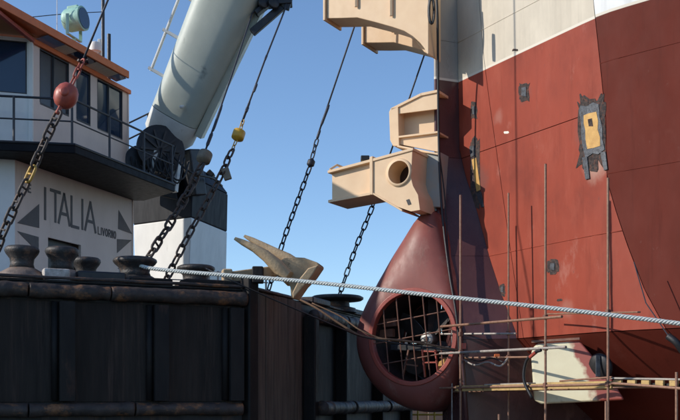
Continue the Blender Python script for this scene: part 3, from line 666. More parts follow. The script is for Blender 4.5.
MB().box(AP(258,275,21.6), .24, .24, .36).build('chock', m_bargerib, an, bevel=.03)

# ------------------------------------------------------------------ ship
S0 = V((2.45,25.2,0)); fwd = V((-.87,.5,0)).normalized(); nn = V((-.5,-.87,0)).normalized()   # forward, toward the port side
M0 = V((3.13,25.45,0)); M1 = V((5.57,21.0,0)); md = (M1-M0).normalized(); ML = (M1-M0).length
ad = V((1.18,-1.15,0)).normalized()
ship = thing('ship', (6,26,DK), 'red and cream ship bow in dock with a caged thruster tunnel in its bulb', 'ship')
def plan(s):
    """plan curve of the port side, slightly rounded at the knuckle"""
    r = .5
    if s < ML-r: p = M0+md*s
    elif s > ML+r: p = M1+ad*(s-ML)
    else:
        t = (s-(ML-r))/(2*r); a = M1-md*r; b = M1+ad*r; p = a*(1-t)**2+M1*2*t*(1-t)+b*t*t
    return p.copy()
def snor(s):
    d = (plan(s+.05)-plan(s-.05)).normalized(); return V((d.y,-d.x,0)) if V((d.y,-d.x,0)).dot(nn) > 0 else V((-d.y,d.x,0))
def inset(z):
    if z > 1.33: return -.012*(z-1.33)**1.2
    return (1.33-z)*.85+.12*(1.33-z)**2
def HP(s, z, off=0):
    n = snor(s); return plan(s)-n*(inset(z)-off)+V((0,0,z+Z0))
def spx(px): # distance along the side for a column (upper hull)
    t, D = hit(px, M0, md)
    if t < ML: return t
    t, D = hit(px, M1, ad); return ML+t
# raked boundaries, z -> s
def interp(tab, z):
    if z >= tab[0][0]: return tab[0][1]
    for (z0,a),(z1,b) in zip(tab[:-1], tab[1:]):
        if z >= z1: return a+(b-a)*(z-z0)/(z1-z0)
    return tab[-1][1]
def tabl(pxs):
    out = []
    for px, py in pxs:
        s = spx(px); D = plan(s).y; out.append(((HOR-py)/F*D, s))
    return out
E0t = tabl([(462,0),(462,150),(468,178),(476,202),(491,260),(502,295),(516,333)])+[(-1.5, 2.6)]
E1t = tabl([(484,0),(488,60),(493,105),(500,160),(507,215),(514,270),(521,320)])+[(-1.5, 3.0)]
E2t = tabl([(597,0),(602,60),(607,120),(607.5,180),(617,212),(628,245),(645,290),(661,320),(680,352)])+[(-1.5, 8.2)]
E0 = lambda z: interp(E0t, z); E1 = lambda z: interp(E1t, z); E2 = lambda z: interp(E2t, z)
E3 = lambda z: 8.6+max(0,1.3-z)*.8; E4 = lambda z: 13.0
zrows = [12.2, 8.95, 6.97, 4.63, 3.4, 1.33, -1.45]
zr_mid = [12.2, 8.95, 6.0, 3.4, 1.33, -1.45]; zr_aft = [12.2, 9.3, 6.97, 4.63, 1.33, -1.45]
def plate(name, ea, eb, z0, z1, m, gap=.009):
    nu, nv = 10, 12; vv = []; ff = []; W_ = nu+3
    for j in range(-1, nv+2):
        for i in range(-1, nu+2):
            jj = min(max(j,0),nv); ii = min(max(i,0),nu); z = z0-gap+(z1-z0+2*gap)*jj/nv
            a = ea(z)+gap; b = eb(z)-gap; s = a+(b-a)*ii/nu
            vv.append(HP(s, z, 0 if (i == ii and j == jj) else -.03))
    for j in range(nv+2):
        for i in range(nu+2): ff.append((j*W_+i, j*W_+i+1, (j+1)*W_+i+1, (j+1)*W_+i))
    o = MB().add(vv, ff).build(name, m, ship); 
    return smooth_edges(o, 40)
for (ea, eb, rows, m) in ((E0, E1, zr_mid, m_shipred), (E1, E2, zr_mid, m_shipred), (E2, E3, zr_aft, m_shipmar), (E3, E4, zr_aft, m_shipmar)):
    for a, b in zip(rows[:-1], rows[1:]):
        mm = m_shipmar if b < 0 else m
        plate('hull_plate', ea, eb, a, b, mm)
# weld beads along the seams
def bead(pts, r=.011, m=None): MB().tube(pts, r, 6).build('weld_seam', m or m_shipmar, ship, smooth=True)
for z in (8.95, 3.4): bead([HP(E0(z)+(E2(z)-E0(z))*k/16, z, -.002) for k in range(17)], .012, m_shipred)
for z in (6.97, 4.63): bead([HP(E2(z)+(12.5-E2(z))*k/16, z, -.002) for k in range(17)], .010)
# stem face between the stem bar and the side
St = [(12.2,V((2.42,25.2))),(4.9,V((2.45,25.2))),(3.38,V((2.61,24.4))),(2.36,V((2.79,24.1))),(1.6,V((2.89,23.9))),(-1.5,V((3.1,23.8)))]
def SP(z):
    if z >= St[0][0]: return St[0][1].to_3d()
    for (z0,a),(z1,b) in zip(St[:-1], St[1:]):
        if z >= z1: return a.lerp(b, (z0-z)/(z0-z1)).to_3d()
    return St[-1][1].to_3d()
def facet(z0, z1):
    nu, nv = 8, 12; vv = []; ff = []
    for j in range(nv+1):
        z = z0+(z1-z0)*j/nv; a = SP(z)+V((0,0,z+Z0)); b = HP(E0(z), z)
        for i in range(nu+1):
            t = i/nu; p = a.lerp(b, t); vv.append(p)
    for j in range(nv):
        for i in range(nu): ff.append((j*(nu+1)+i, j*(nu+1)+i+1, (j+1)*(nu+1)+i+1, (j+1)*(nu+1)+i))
    MB().add(vv, ff).build('stem_plate', m_shipstemshade, ship, smooth=True)
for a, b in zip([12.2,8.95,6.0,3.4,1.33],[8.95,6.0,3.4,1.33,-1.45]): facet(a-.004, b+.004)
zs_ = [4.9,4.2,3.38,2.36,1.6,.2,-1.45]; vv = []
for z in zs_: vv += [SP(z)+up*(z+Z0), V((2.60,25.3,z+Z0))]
MB().add(vv, [(2*i,2*i+1,2*i+3,2*i+2) for i in range(len(zs_)-1)]).build('stem_return', m_shipstemshade, ship, smooth=True)
# stem bar, far side and deck closing the hull
MB().tube([SP(z)+V((-.02,0,z+Z0)) for z in (12.2,9,6.5,4.9,3.38,2.36,1.6,.2,-1.45)], .05, 10).build('stem_bar', m_shipstemshade, ship, smooth=True)
def mirror(p):
    d = V((p.x,p.y,0))-S0; w = max(d.dot(nn), 0); return p-nn*(2*w+1.6)
prt = [HP(s, 12.2) for s in (0, 2, ML, 7, 9, 13)]; stb = [mirror(p) for p in prt]
prb = [HP(E0(-1.45)+(13-E0(-1.45))*k/5, -1.45) for k in range(6)]; sbb = [mirror(p) for p in prb]
s_t = SP(12.2)+up*(12.2+Z0); s_b = SP(-1.45)+up*(-1.45+Z0)
vv = [V((2.52,25.4,12.2+Z0))]+stb+[V((2.62,25.5,-1.45+Z0))]+[V((p.x,p.y,q.z)) for p, q in zip(stb, sbb)]; n = 6
MB().add(vv, [(i, i+1, i+1+7, i+7) for i in range(6)]).build('far_side', m_shipmar, ship)
MB().add([s_t]+prt+stb[::-1], [tuple(range(13))]).build('weather_deck', m_dock, ship)
MB().add([s_b]+prb+sbb[::-1], [tuple(range(13))]).build('bottom', m_shipmar, ship)
MB().add([prt[-1], stb[-1], sbb[-1], prb[-1]], [(0,1,2,3)]).build('aft_bulkhead', m_shipmar, ship)
# --- bulb with thruster tunnel (plane: a along fwd, z up, w toward port)
def QP(a, z, w): return S0+fwd*a+nn*w+V((0,0,z+Z0))
TA, TZ, TR, TW = .23, 1.42, 1.13, .98
outl = []
for px, py in [(437,204),(428,212),(417,232),(405,251),(394,271),(384,290),(374,309),(367,327),(365.5,345),(369,362),(377,379),(389,393),(405,404),(424,411)]:
    t, D = hit(px, S0, fwd); outl.append((t, (HOR-py)/F*D))
outl += [(-.15,-.42),(-.6,-.05),(-.92,.5),(-1.05,1.0),(-1.09,1.42),(-1.05,1.9),(-.9,2.6),(-.65,3.4),(-.38,4.1),(-.15,4.6)]
ol = sorted([(math.atan2(z-TZ, a-TA)%(2*math.pi), math.hypot(a-TA, z-TZ)) for a, z in outl])
def Rad(th):
    th %= 2*math.pi; L_ = [(ol[-1][0]-2*math.pi, ol[-1][1])]+ol+[(ol[0][0]+2*math.pi, ol[0][1])]
    for (a,r),(b,q) in zip(L_[:-1], L_[1:]):
        if a <= th <= b:
            t = (th-a)/(b-a) if b > a else 0; return r+(q-r)*t
NT, NR = 96, 14
Rs = [Rad(2*math.pi*k/NT) for k in range(NT)]
for _ in range(2): Rs = [(Rs[k-1]+2*Rs[k]+Rs[(k+1)%NT])/4 for k in range(NT)]
for sgn, nm in ((1,'bulb_side'),(-1,'bulb_far_side')):
    vv = []; ff = []
    for k in range(NT):
        th = 2*math.pi*k/NT; R = Rs[k]
        for j in range(NR+1):
            x = j/NR; ang = x*math.pi/2; r = TR+.06+(R-TR-.06)*math.sin(ang)**1.0; w = TW*max(math.cos(ang),0)**(.62)
            vv.append(QP(TA+math.cos(th)*r, TZ+math.sin(th)*r, w*sgn))
    for k in range(NT):
        for j in range(NR): a = k*(NR+1)+j; b = ((k+1)%NT)*(NR+1)+j; ff.append((a, b, b+1, a+1))
    MB().add(vv, ff).build(nm, m_bulb, ship, smooth=True)
def annulus(r0, r1, w0, w1, name, m, n=64):
    vv = []; ff = []
    for k in range(n):
        th = 2*math.pi*k/n; c, s = math.cos(th), math.sin(th)
        for r, w in ((r0,w0),(r1,w0),(r1,w1),(r0,w1)): vv.append(QP(TA+c*r, TZ+s*r, w))
    for k in range(n):
        a = 4*k; b = 4*((k+1)%n)
        for i in range(4): ff.append((a+i, b+i, b+(i+1)%4, a+(i+1)%4))
    o = MB().add(vv, ff).build(name, m, ship, bevel=.02); return o
annulus(TR-.045, TR+.07, TW-.16, TW+.035, 'tunnel_rim', m_rim)
annulus(TR-.045, TR+.07, -TW-.035, -TW+.16, 'tunnel_rim', m_rim)
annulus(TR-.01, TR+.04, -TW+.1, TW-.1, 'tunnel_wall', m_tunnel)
# protective grid across the mouth
def chord(c, vert, tilt, w, r=.016):
    ct, s = math.cos(tilt), math.sin(tilt); h = math.sqrt(max((TR-.05)**2-c*c, 0)); e = []
    for q in (-h, h):
        a, z = (c, q) if vert else (q, c); e.append(QP(TA+a*ct-z*s, TZ+a*s+z*ct, w))
    MB().tube(e, r, 6).build('grid_bar', m_gridbar, ship)
for cc in (-.72,-.36,0,.36,.74): chord(cc, True, -.10, TW-.05)
for cc in (-.52,.02,.48): chord(cc, False, -.14, TW-.09)
# thruster: hub pod, blades, strut
hubw = .30; hub = QP(TA-.10, TZ-.02, hubw)
hp = MB().lathe(hub, nn, [(.20,-.55),(.22,-.2),(.20,-.03),(.16,0)], 20).build('thruster_hub', m_blade, ship, smooth=True)
MB().lathe(hub+nn*.0, nn, [(.17,0),(.165,.05),(.12,.08),(.05,.09)], 24).build('hub_cap', m_bronze, hp); 
MB().lathe(hub+nn*.085, nn, [(.07,0),(.06,.03),(.02,.035)], 14).build('cap_boss', m_blade, hp)
for k in range(4):
    an_ = math.radians(35+90*k); dr = fwd*math.cos(an_)+up*math.sin(an_); tn = -fwd*math.sin(an_)+up*math.cos(an_); c = hub-nn*.18; tw_ = (tn*.8+nn*.6).normalized()
    pts = [c+dr*.15-tw_*.10, c+dr*.42-tw_*.26, c+dr*.74-tw_*.33, c+dr*.98-tw_*.22, c+dr*1.02+tw_*.03, c+dr*.96+tw_*.22, c+dr*.70+tw_*.30, c+dr*.35+tw_*.20, c+dr*.15+tw_*.10]
    MB().prism(pts, nn*.04).build('blade', m_blade, hp, bevel=.01)
MB().bar(hub-nn*.4, hub-nn*.4+up*1.05, .34, .22).build('thruster_strut', m_tunnel, ship, bevel=.03)
# dark plates added at the far mouth to block the bright view through
vv = [QP(TA+math.cos(math.pi*(1.04+k*.92/20))*(TR+.02), TZ+.08+math.sin(math.pi*(1.04+k*.92/20))*(TR+.05), -.72) for k in range(21)]
MB().prism(vv, nn*-.04).build('far_blackout', m_tunnel, ship)
vv = [QP(TA+a_, TZ+z_, -.82) for a_, z_ in ((.28,.0),(1.1,.0),(.85,.75),(.3,1.1),(.35,.4))]
MB().prism(vv, nn*-.03).build('far_blackout', m_tunnel, ship)
# fittings left in the lower part of the tunnel
for (a0, z0, a1, z1) in ((-.25,-.98,-.18,-.30),(-.60,-.90,-.52,-.32),(-.20,-.34,-.56,-.36),(-.22,-.62,-.58,-.62),(.35,-.95,.20,-.30),(.30,-.65,-.05,-.70)):
    MB().bar(QP(TA+a0,TZ+z0,TW-.22), QP(TA+a1,TZ+z1,TW-.22), .05, .035).build('inner_frame', m_redblock if a0 < 0 else m_gridbar, ship)
MB().hexa([QP(TA-.80,TZ-.72,.6),QP(TA-.45,TZ-.98,.6),QP(TA-.55,TZ-.60,.6),QP(TA-.85,TZ-.45,.6)], [QP(TA-.80,TZ-.72,.3),QP(TA-.45,TZ-.98,.3),QP(TA-.55,TZ-.60,.3),QP(TA-.85,TZ-.45,.3)]).build('loose_plate', m_ochre, ship)
for z_, a_ in ((.42,.62),(.15,.72)): MB().bar(QP(TA+a_,TZ+z_,.55), QP(TA+a_+.4,TZ+z_-.02,.5), .12, .20).build('tunnel_step', m_gridbar, ship)
MB().bar(QP(TA+.8,TZ-.22,.5), QP(TA-.9,TZ-.30,.45), .20, .16).build('tunnel_beam', m_black, ship, bevel=.03)
# --- brackets at the stem
def BPp(px, py, w): # pixel -> point in the vertical plane at offset w
    P = S0+nn*w; t, D = hit(px, P, fwd); return W(px, py, D)
def arm(w_near, w_far, dpx, dpy, main):
    """cantilever arm: outline of its near face swept across"""
    ol_ = [(327,-32),(327,18.5),(341,18.3),(357,17.7),(376,22.5),(392,27),(404,31),(413,36.5),(420,43),(424,48),(427,54),(428.5,54),(428.5,-32)]
    P = [BPp(px, py, .95) for px, py in ol_]; P = [p+nn*(w_near-.95) for p in P]; sw = nn*(w_far-w_near)
    o = MB().prism(P, sw).build('cantilever_arm', m_bracket, ship, bevel=.018)
    e0 = P[0]+fwd*.02; e1 = P[1]+fwd*.02+up*-.06
    MB().hexa([e0+nn*.07, e1+nn*.07, e1+sw-nn*.07, e0+sw-nn*.07], [p+fwd*.06 for p in (e0+nn*.07, e1+nn*.07, e1+sw-nn*.07, e0+sw-nn*.07)]).build('end_plate', m_bracket, o, bevel=.012)
    lo = [p-up*.0 for p in P[1:11]]
    for a, b in zip(lo[:-1], lo[1:]): 
        d = (b-a).normalized()
    for i in (3, 5): 
        q = P[i]; MB().bar(q+nn*.05+up*.25, q+nn*.05+up*1.3, .07, .05).build('stiffener', m_bracket, o, bevel=.01)
    return P
arm(.95, .22, 0, 0, True)
arm(-1.10, -1.85, 0, 0, False)
# crosspiece joining the two arms near the stem, with a curved lower edge
cp = [BPp(px, py, .2) for px, py in [(402,20),(404,33),(416,42),(424,52),(436,57),(436,10)]]
MB().prism(cp, nn*-1.3).build('arm_web', m_bracket, ship, bevel=.015)
# middle bracket
def plateq(pts, w, th, name, m, par=None, bev=.008): return MB().prism([BPp(px,py,w) for px,py in pts], nn*-th).build(name, m, par or ship, bevel=bev)
w_ = .38
mbk = plateq([(398,113),(438,100),(438,152),(398,144)], w_-.35, .06, 'middle_bracket', m_bracket)
plateq([(389,112),(391,108),(398,107),(399,146),(393,146),(390,140)], w_, .9, 'bracket_end', m_bracket, mbk)
def slab(pa, pb, w0, w1, th, name, m, par): # flange: strip between two pixels, spanning w0..w1
    a0, b0_ = BPp(*pa, w0), BPp(*pb, w0); sw = nn*(w1-w0); dn = up*-th
    return MB().hexa([a0, b0_, b0_+dn, a0+dn], [p+sw for p in (a0, b0_, b0_+dn, a0+dn)]).build(name, m, par, bevel=.008)
t0 = [BPp(391,108,w_), BPp(421,93,w_), BPp(438,89.5,w_)]
MB().hexa([t0[0],t0[1],t0[1]+up*-.07,t0[0]+up*-.07], [p+nn*-.9 for p in (t0[0],t0[1],t0[1]+up*-.07,t0[0]+up*-.07)]).build('top_flange', m_bracket, mbk, bevel=.008)
MB().hexa([t0[1],t0[2],t0[2]+up*-.07,t0[1]+up*-.07], [p+nn*-.9 for p in (t0[1],t0[2],t0[2]+up*-.07,t0[1]+up*-.07)]).build('top_flange', m_bracket, mbk, bevel=.008)
plateq([(392,109),(421,94),(438,90),(438,109),(398,114)], w_-.04, .05, 'face_plate', m_bracket, mbk)
slab((398,136),(438,131), w_, w_-.8, .05, 'shelf', m_bracket, mbk)
slab((397,145),(438,153), w_, w_-.8, .05, 'bottom_flange', m_bracket, mbk)
plateq([(398,137),(438,133),(438,152),(398,144)], w_-.08, .04, 'lower_face', m_bracket, mbk)
# lower bracket: beam with eye
wl_ = 1.15; dp = .95
lb = plateq([(332,174),(371,162.5),(371,193),(332,200)], wl_-.10, dp-.2, 'lower_bracket', m_bracket, None, .01)
plateq([(369.5,157),(372.5,156),(372.5,195),(369.5,194)], wl_+.04, dp+.08, 'diaphragm', m_bracket, lb)
def flange(pa, pb, th=.07, ov=.03): 
    a, b = BPp(*pa, wl_+ov), BPp(*pb, wl_+ov); sw = nn*-(dp+2*ov); dn = up*-th
    MB().hexa([a,b,b+dn,a+dn], [p+sw for p in (a,b,b+dn,a+dn)]).build('flange', m_bracket, lb, bevel=.01)
flange((327.5,170.5),(371,159)); flange((371,159),(413,147.5)); flange((328,200),(371,192)); flange((372,192),(402,209.5),.05)
MB().tube([BPp(330,169.5,wl_), BPp(337,165,wl_-.2), BPp(344,168,wl_-.4)], .03, 6).build('lug', m_bracket, lb)
MB().box(BPp(365,159,wl_-.4), .22, .3, .12).build('clip', m_black, lb, bevel=.02)
# eye plate with a real hole
ec = (399,172.5); er = .30
pl_ = [(373,160),(412.5,149),(411,178),(413,186),(418,195),(420,210),(411,211.5),(398,207),(373,194)]
Pp = [BPp(px,py,wl_) for px,py in pl_]; cen = BPp(*ec,wl_)
def ray(th):
    d = -fwd*math.cos(th)+up*math.sin(th); best = None
    n_ = len(Pp)
    for i in range(n_):
        a, b = Pp[i]-cen, Pp[(i+1)%n_]-cen
        ax_, az = a.dot(-fwd), a.z; bx_, bz = b.dot(-fwd), b.z; dx, dz = math.cos(th), math.sin(th)
        den = dx*(bz-az)-dz*(bx_-ax_)
        if abs(den) < 1e-9: continue
        t = (ax_*(bz-az)-az*(bx_-ax_))/den; u = (ax_*dz-az*dx)/den
        if t > 0 and -1e-6 <= u <= 1+1e-6 and (best is None or t > best): best = t
    return d, best or er*1.3
ths = sorted([2*math.pi*k/48 for k in range(48)]+[math.atan2((p-cen).z, (p-cen).dot(-fwd))%(2*math.pi) for p in Pp])
vv = []; ff = []; n_ = len(ths)
for th in ths:
    d, R = ray(th); vv += [cen+d*er, cen+d*R, cen+d*R-nn*.9, cen+d*er-nn*.9]
for k in range(n_):
    a = 4*k; b = 4*((k+1)%n_)
    for i in range(4): ff.append((a+i, b+i, b+(i+1)%4, a+(i+1)%4))
MB().add(vv, ff).build('eye_plate', m_bracket, lb, bevel=.008)
vv = []; ff = []
for k in range(40):
    th = 2*math.pi*k/40; d = -fwd*math.cos(th)+up*math.sin(th)
    for r, w in ((er-.02,.03),(er+.045,.03),(er+.045,-.02),(er-.02,-.88)): vv.append(cen+d*r+nn*w)
for k in range(40):
    a = 4*k; b = 4*((k+1)%40)
    for i in range(3): ff.append((a+i, b+i, b+i+1, a+i+1))
MB().add(vv, ff).build('eye_ring', m_bracket, lb, smooth=True)
MB().lathe(cen-nn*.95, nn, [(er+.02,-.02),(er+.02,.3)], 30).build('eye_plug', m_tunnel, lb)
plateq([(406,200),(409,199),(411,204),(408,205)], wl_+.012, .01, 'slot', m_black, lb, 0)
plateq([(411,156),(440,152),(440,207),(414,206)], .30, .6, 'bracket_root', m_bracketshade, lb)
# cable loops hanging at the stem
hc_ = thing('hanging_cable', SP(9)+up*11, 'black cable with a coiled loop hanging down the ship stem', 'cable')
MB().tube(spline([W(436,-15,24.3),W(437.5,20,24.3),W(438,70,24.6),W(439,150,24.7),W(442,210,24.5),W(449,270,24.0),W(457,320,23.6),W(461,380,23.5)],8), .032, 7).build('cable', m_black, hc_, smooth=True)
MB().tube(spline([W(439,150,24.75),W(445,200,24.6),W(448,250,24.2),W(455,300,23.8)],8), .018, 6).build('cable', m_black, hc_, smooth=True)
for k in range(3): MB().tube([W(431+2.6*math.cos(2*math.pi*i/16)+k*.4, 11+13*math.sin(2*math.pi*i/16), 23.9-.03*k) for i in range(17)], .026, 6).build('coil', m_black, hc_, smooth=True)
# --- burnt patches where fittings were cut off
def ragged(cx, cy, hw, hh, n=28, amp=.28, seed=0):
    out = []
    for k in range(n):
        a = 2*math.pi*k/n; c, s = math.cos(a), math.sin(a); p = 2/5
        x = math.copysign(abs(c)**p, c)*hw; y = math.copysign(abs(s)**p, s)*hh; q = 1+amp*noise.noise(V((c*2.3+seed, s*2.3, seed*1.7)))+amp*.6*noise.noise(V((c*6+seed, s*6, seed)))
        out.append((cx+x*q, cy+y*q))
    return out
def onhull(px, py, off):
    s = spx(px); D = plan(s).y; z = (HOR-py)/F*D; p = HP(s, z, off); return p
def patch(poly, off, th, name, m, par=None):
    a = [onhull(px,py,off) for px,py in poly]; b = [onhull(px,py,off+th) for px,py in poly]; n = len(a)
    return MB().add(a+b, [tuple(range(n))[::-1], tuple(range(n,2*n))]+[(i,(i+1)%n,(i+1)%n+n,i+n) for i in range(n)]).build(name, m, par or ship, bevel=.004, seg=1)
p1 = patch(ragged(592.5,133,13,36,60,.30,1), -.006, .014, 'burnt_patch', m_burn)
patch([(582,110),(584,106),(590,107),(596,103),(601,105),(602,118),(604,128),(604,140),(606,150),(600,155),(595,154),(588,159),(586,150),(584,138),(584,124)], .007, .012, 'doubler_frame', m_doubler, p1)
patch([(587,116),(592,114),(599,112.5),(600.5,122),(600,130),(602,138),(602,146.5),(596,148.5),(590,149.5),(588.5,140),(588.5,131),(587,124)], .018, .006, 'ochre_plate', m_ochre, p1)
patch([(591,120),(595,119),(596,127),(592,127)], .023, .004, 'scorch_mark', m_burn, p1)
for (x0,y0,x1,y1) in ((585,158,589,179),(602,153,606,170)): patch([(x0,y0),(x0+5,y0-1),(x1+3,y1),(x1-1,y1+1)], .008, .02, 'cut_stub', m_doubler, p1)
p2 = patch(ragged(477.5,175,5,34,36,.22,2), -.006, .014, 'burnt_patch', m_burn)
patch([(474.5,160),(479,158),(483,190),(479,192)], .008, .012, 'ochre_plate', m_ochre, p2)
patch([(472.5,147),(477,146),(478,156),(473.5,158)], .008, .014, 'doubler_frame', m_doubler, p2)
patch([(479,194),(483.5,192),(486,207),(483.5,208)], .008, .014, 'cut_stub', m_doubler, p2)
for cx, cy, hw, hh, sd_ in ((527.5,93,5.5,9,3),(477,111.5,3.2,8,4),(553.5,267,5.5,7,5),(503,289.5,3,6,6)):
    p3 = patch(ragged(cx,cy,hw,hh,26,.35,sd_), -.006, .012, 'burnt_patch', m_burn)
    patch([(cx-hw*.4,cy-hh*.5),(cx+hw*.45,cy-hh*.6),(cx+hw*.4,cy+hh*.5),(cx-hw*.45,cy+hh*.4)], .006, .014, 'cut_stub', m_doubler, p3)
for cx, cy in ((519,51),(509,133),(560,300)): patch(ragged(cx,cy,2.6,1.2,14,.4,cx), -.004, .008, 'burnt_patch', m_burn if cy != 133 else m_cream)
# --- cream fin box low on the side
fpx = [(531,354),(533,347),(538,343.5),(580,340.5),(612,379),(625,400),(541,404),(534,400)]
fp0 = HP(spx(560), 1.2, .55); fdv = (-md*.55+V((-1,0,0))*.45).normalized(); fdv = V((.80,-.60,0)).normalized(); fP = V((fp0.x,fp0.y,0))
fpts = []
for px, py in fpx: fpts.append(onp(px, py, fP, fdv))
fn = V((fdv.y,-fdv.x,0)); fn = fn if fn.y < 0 else -fn
fin = MB().prism(fpts, V((.20,1,0))*1.9).build('fin_box', m_finc, ship, bevel=.05, seg=3)
# sprayed red edge: distance beyond the slanted edge, broken up with noise
e0_, e1_ = onp(566,341,fP,fdv), onp(592,404,fP,fdv); ed_ = (e1_-e0_).normalized(); en_ = ed_.cross(fn); en_ = en_ if en_.dot(fdv) > 0 else -en_
N = m_finc.node_tree.nodes; L = m_finc.node_tree.links; bs = N['Principled BSDF']; old = bs.inputs['Base Color'].links[0].from_socket
tc_ = N.new('ShaderNodeTexCoord'); sb_ = N.new('ShaderNodeVectorMath'); sb_.operation = 'SUBTRACT'; sb_.inputs[1].default_value = e0_; L.new(tc_.outputs['Object'], sb_.inputs[0])
dt_ = N.new('ShaderNodeVectorMath'); dt_.operation = 'DOT_PRODUCT'; dt_.inputs[1].default_value = en_; L.new(sb_.outputs[0], dt_.inputs[0])
nz_ = N.new('ShaderNodeTexNoise'); nz_.inputs['Scale'].default_value = 3.5; nz_.inputs['Detail'].default_value = 7; L.new(tc_.outputs['Object'], nz_.inputs[0])
ad_ = N.new('ShaderNodeMath'); ad_.operation = 'MULTIPLY_ADD'; ad_.inputs[1].default_value = .55; L.new(nz_.outputs[0], ad_.inputs[0]); L.new(dt_.outputs['Value'], ad_.inputs[2])
mr_ = N.new('ShaderNodeMapRange'); mr_.inputs['From Min'].default_value = .30; mr_.inputs['From Max'].default_value = .42; L.new(ad_.outputs[0], mr_.inputs[0])
mx_ = N.new('ShaderNodeMix'); mx_.data_type = 'RGBA'; mx_.inputs[7].default_value = (.27,.055,.04,1); L.new(mr_.outputs[0], mx_.inputs[0]); L.new(old, mx_.inputs[6]); L.new(mx_.outputs[2], bs.inputs['Base Color'])
MB().bar(onp(532,341.5,fP+fn*.05,fdv), onp(580,338.5,fP+fn*.05,fdv), .05, .05).build('top_bar', m_gridbar, fin)
od = HP(spx(608), .75, .05); OD = MB().lathe(onp(603,366,fP+fn*-.1,fdv), V((-.75,-.62,-.2)), [(.16,0),(.28,.04),(.30,.10),(.26,.15),(.12,.17)], 24).build('dark_port', m_black, ship, smooth=True)
MB().box(onp(598,366,fP+fn*.15,fdv), .10, .03, .45).build('port_flap', m_doubler, OD, bevel=.01)
hs = thing('hose_bundle', W(678,345,19.0), 'black hose bundle hanging by a line on the maroon hull side', 'hose')
MB().tube(spline([W(668,336,18.9),W(676,342,18.8),W(684,352,18.8),W(694,356,18.8)],6), .07, 8).build('hose', m_black, hs, smooth=True)
MB().tube([W(670,338,18.9), W(646,303,19.6), W(634,262,19.9)], .012, 5).build('line', m_wire, hs)
# keel block under the ship
p = plan(5)-snor(5)*3.4; kbk = thing('keel_block', (p.x,p.y,DK), 'stacked timber keel block under the red ship bottom', 'block')
for k in range(3): MB().box((p.x,p.y-.7+.7*k,DK+.13), 3.0, .5, .25).build('timber', m_block, kbk, bevel=.02)

# ------------------------------------------------------------------ scaffold
sf = thing('scaffold', (4,21,DK), 'rusty tube scaffold with yellow boards standing against the ship side', 'scaffold')
sp0 = M0+V((-.877,-.481,0))*1.32
def SFP(px, py, off=0): # on the scaffold's outer row plane
    return onp(px, py, sp0+V((.86,.51,0))*off, md)
def pole(px, ytop, off=0, r=.026, m=None, ybot=None):
    a = SFP(px, ytop, off); b = a.copy(); b.z = DK if ybot is None else SFP(px, ybot, off).z
    MB().tube([b, a], r, 10).build('standard', m or m_scaf, sf, smooth=False)
    return a
pole(460.5,195); pole(545.5,164); pole(608,178); pole(508.5,193,.75,.022); pole(676.5,372)
pole(606,401,-.55); pole(499,414,-.5); pole(452,330,.35,.016,m_scafgrey)
def tub(a, b, oa=0, ob=0, r=.026, m=None, name='ledger'): MB().tube([SFP(*a,oa), SFP(*b,ob)], r, 10).build(name, m or m_scaf, sf)
tub((441,326.5),(562,316.5),-.03,-.03,.030); tub((441,334),(516,333.5),.3,.7,.026,m_scafgrey); tub((440,353.5),(566,347),-.03,-.03,.030,m_scafgrey)
tub((440,358),(528,357),.35,.6,.024); tub((440,388),(612,384),.0,0,.026); tub((545,314),(640,312),.9,.6,.018); tub((440,392),(680,386),.5,.5,.024)
tub((612,383),(690,389),.0,0,.026); tub((560,381),(612,377),.1,.1,.02)
def board(a, b, oa, ob, hgt, wid, m, name='board'):
    MB().bar(SFP(*a,oa), SFP(*b,ob), wid, hgt).build(name, m, sf, bevel=.006)
board((456,388.5),(548,386.5),.04,.04,.13,.045,m_board); board((546,385.5),(612,384.5),.03,.03,.14,.045,m_board)
board((488,385),(532,383.5),.3,.3,.045,.22,m_boardgrey); board((612,378),(692,379.5),.2,.2,.035,.2,m_boardgrey)
board((455,390.5),(610,388.5),.62,.62,.05,.22,m_board)
for k, x in enumerate((614,628,642,656,670,684)):
    board((x,382.5+k*.15),(x+8,382.7+k*.15),.04,.04,.10,.05,m_board); 
board((612,384.5),(692,386),.10,.10,.08,.03,m_black)
for px, ys in ((460.5,(326,352,388,334)),(545.5,(317,348,385)),(608,(384,312)),(508.5,(333,357))):
    for y in ys:
        q = SFP(px, y, 0 if px != 508.5 else .75); MB().box(q, .085, .085, .10, md, V((md.y,-md.x,0))).build('coupler', m_gridbar, sf, bevel=.015)
MB().tube(spline([SFP(532,398,-.05),SFP(524,380,-.1),SFP(526,362,-.1),SFP(534,353,-.1),SFP(541,350,-.1)],6), .034, 8).build('curved_pipe', m_black, sf, smooth=True)
MB().tube([SFP(530,357,-.1),SFP(536,352,-.1)], .040, 8).build('red_sleeve', m_redblock, sf)
MB().tube(spline([SFP(464,360,.3),SFP(475,365,.3),SFP(488,362,.3),SFP(500,366,.3),SFP(508,358,.5)],6), .022, 6).build('cable_loop', m_scafgrey, sf, smooth=True)
MB().tube(spline([SFP(464,356,.3),SFP(478,361,.3),SFP(492,358,.3),SFP(503,362,.3)],6), .018, 6).build('cable_loop', m_black, sf, smooth=True)
MB().box(SFP(497,355.5,.5), .13, .05, .07).build('orange_clamp', m_orange, sf, bevel=.015)
MB().box(SFP(464,346,.1), .10, .05, .14).build('tag', m_redblock, sf, bevel=.01)

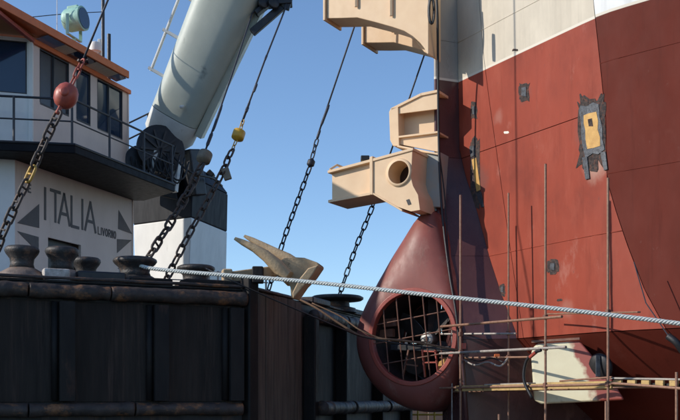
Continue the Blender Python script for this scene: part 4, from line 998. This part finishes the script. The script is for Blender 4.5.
# ------------------------------------------------------------------ ropes
def twisted(name, pts, r, pitch, label, m):
    root = thing(name, pts[0], label, 'rope'); L_ = [0]
    for a, b in zip(pts[:-1], pts[1:]): L_.append(L_[-1]+(b-a).length)
    T = L_[-1]; N_ = int(T/pitch*9)
    def at(s):
        for i in range(len(L_)-1):
            if s <= L_[i+1] or i == len(L_)-2: return pts[i].lerp(pts[i+1], (s-L_[i])/(L_[i+1]-L_[i]))
    for k in range(3):
        q = []
        for i in range(N_+1):
            s = T*i/N_; c = at(s); t = (at(min(s+.05,T))-at(max(s-.05,0))).normalized(); x = t.cross(up).normalized(); y = x.cross(t); a = 2*math.pi*(s/pitch+k/3)
            q.append(c+(x*math.cos(a)+y*math.sin(a))*r*.52)
        MB().tube(q, r*.56, 6).build('strand', m, root, smooth=True)
    return root
twisted('mooring_rope', spline([W(134,262,21.4), W(160,269.5,21.1), W(300,281,19.8), W(430,295,18.7), W(560,309,17.8), W(680,323.5,17.1), W(860,348,16.1)], 14),   .041, .18, 'thick white twisted mooring rope stretched across from the barge', m_rope)
r1 = thing('hand_line', W(212,270,21.5), 'thin brown rope sagging from the barge deck towards the thruster tunnel', 'rope')
MB().tube(spline([W(205,268,21.6),W(228,279,20.9),W(268,297,21.2),W(307,314,21.6),W(345,330,22.2),W(366,337.5,22.8),W(410,345,22.9),W(455,351,22.9)],8), .017, 6).build('line', m_black, r1, smooth=True)
r2 = thing('hand_line', W(300,299,22.8), 'tan rope running from beside the anchor down past the bulb rim', 'rope')
MB().tube(spline([W(299,299,23.6),W(318,309,23.2),W(345,327,23.0),W(366,337,22.9),W(408,341,22.9),W(458,350,23.0)],8), .026, 6).build('line', m_ropeb, r2, smooth=True)
MB().tube(spline([W(312,303,23.6),W(340,316,23.3),W(362,331,23.0),W(390,340,22.95),W(430,342,22.9)],8), .018, 6).build('line', m_ropeb, r2, smooth=True)

# ------------------------------------------------------------------ far dock fittings seen below the bulb
yr = thing('yellow_guard_rail', (4,36,DK), 'yellow tube guard rail on the dock deck beyond the bulb', 'railing')
for z in (1.4,1.0,.5): MB().tube([V((2.2,36,DK+z)), V((5.8,36,DK+z))], .035, 8).build('rail', m_yrail, yr)
for k in range(7): x = 2.2+.6*k; MB().tube([V((x,36,DK)), V((x,36,DK+1.42))], .04, 8).build('post', m_yrail, yr)
dw = thing('dock_wall', (14,58,DK), 'low rusty brown dock wall beyond the yellow guard rail', 'wall')
for k in range(8):
    MB().box((3.0+k*4.02,57.5-k*.2,DK+.9), 4.0, .5, 1.8).build('wall_panel', m_dock, dw, bevel=.04)
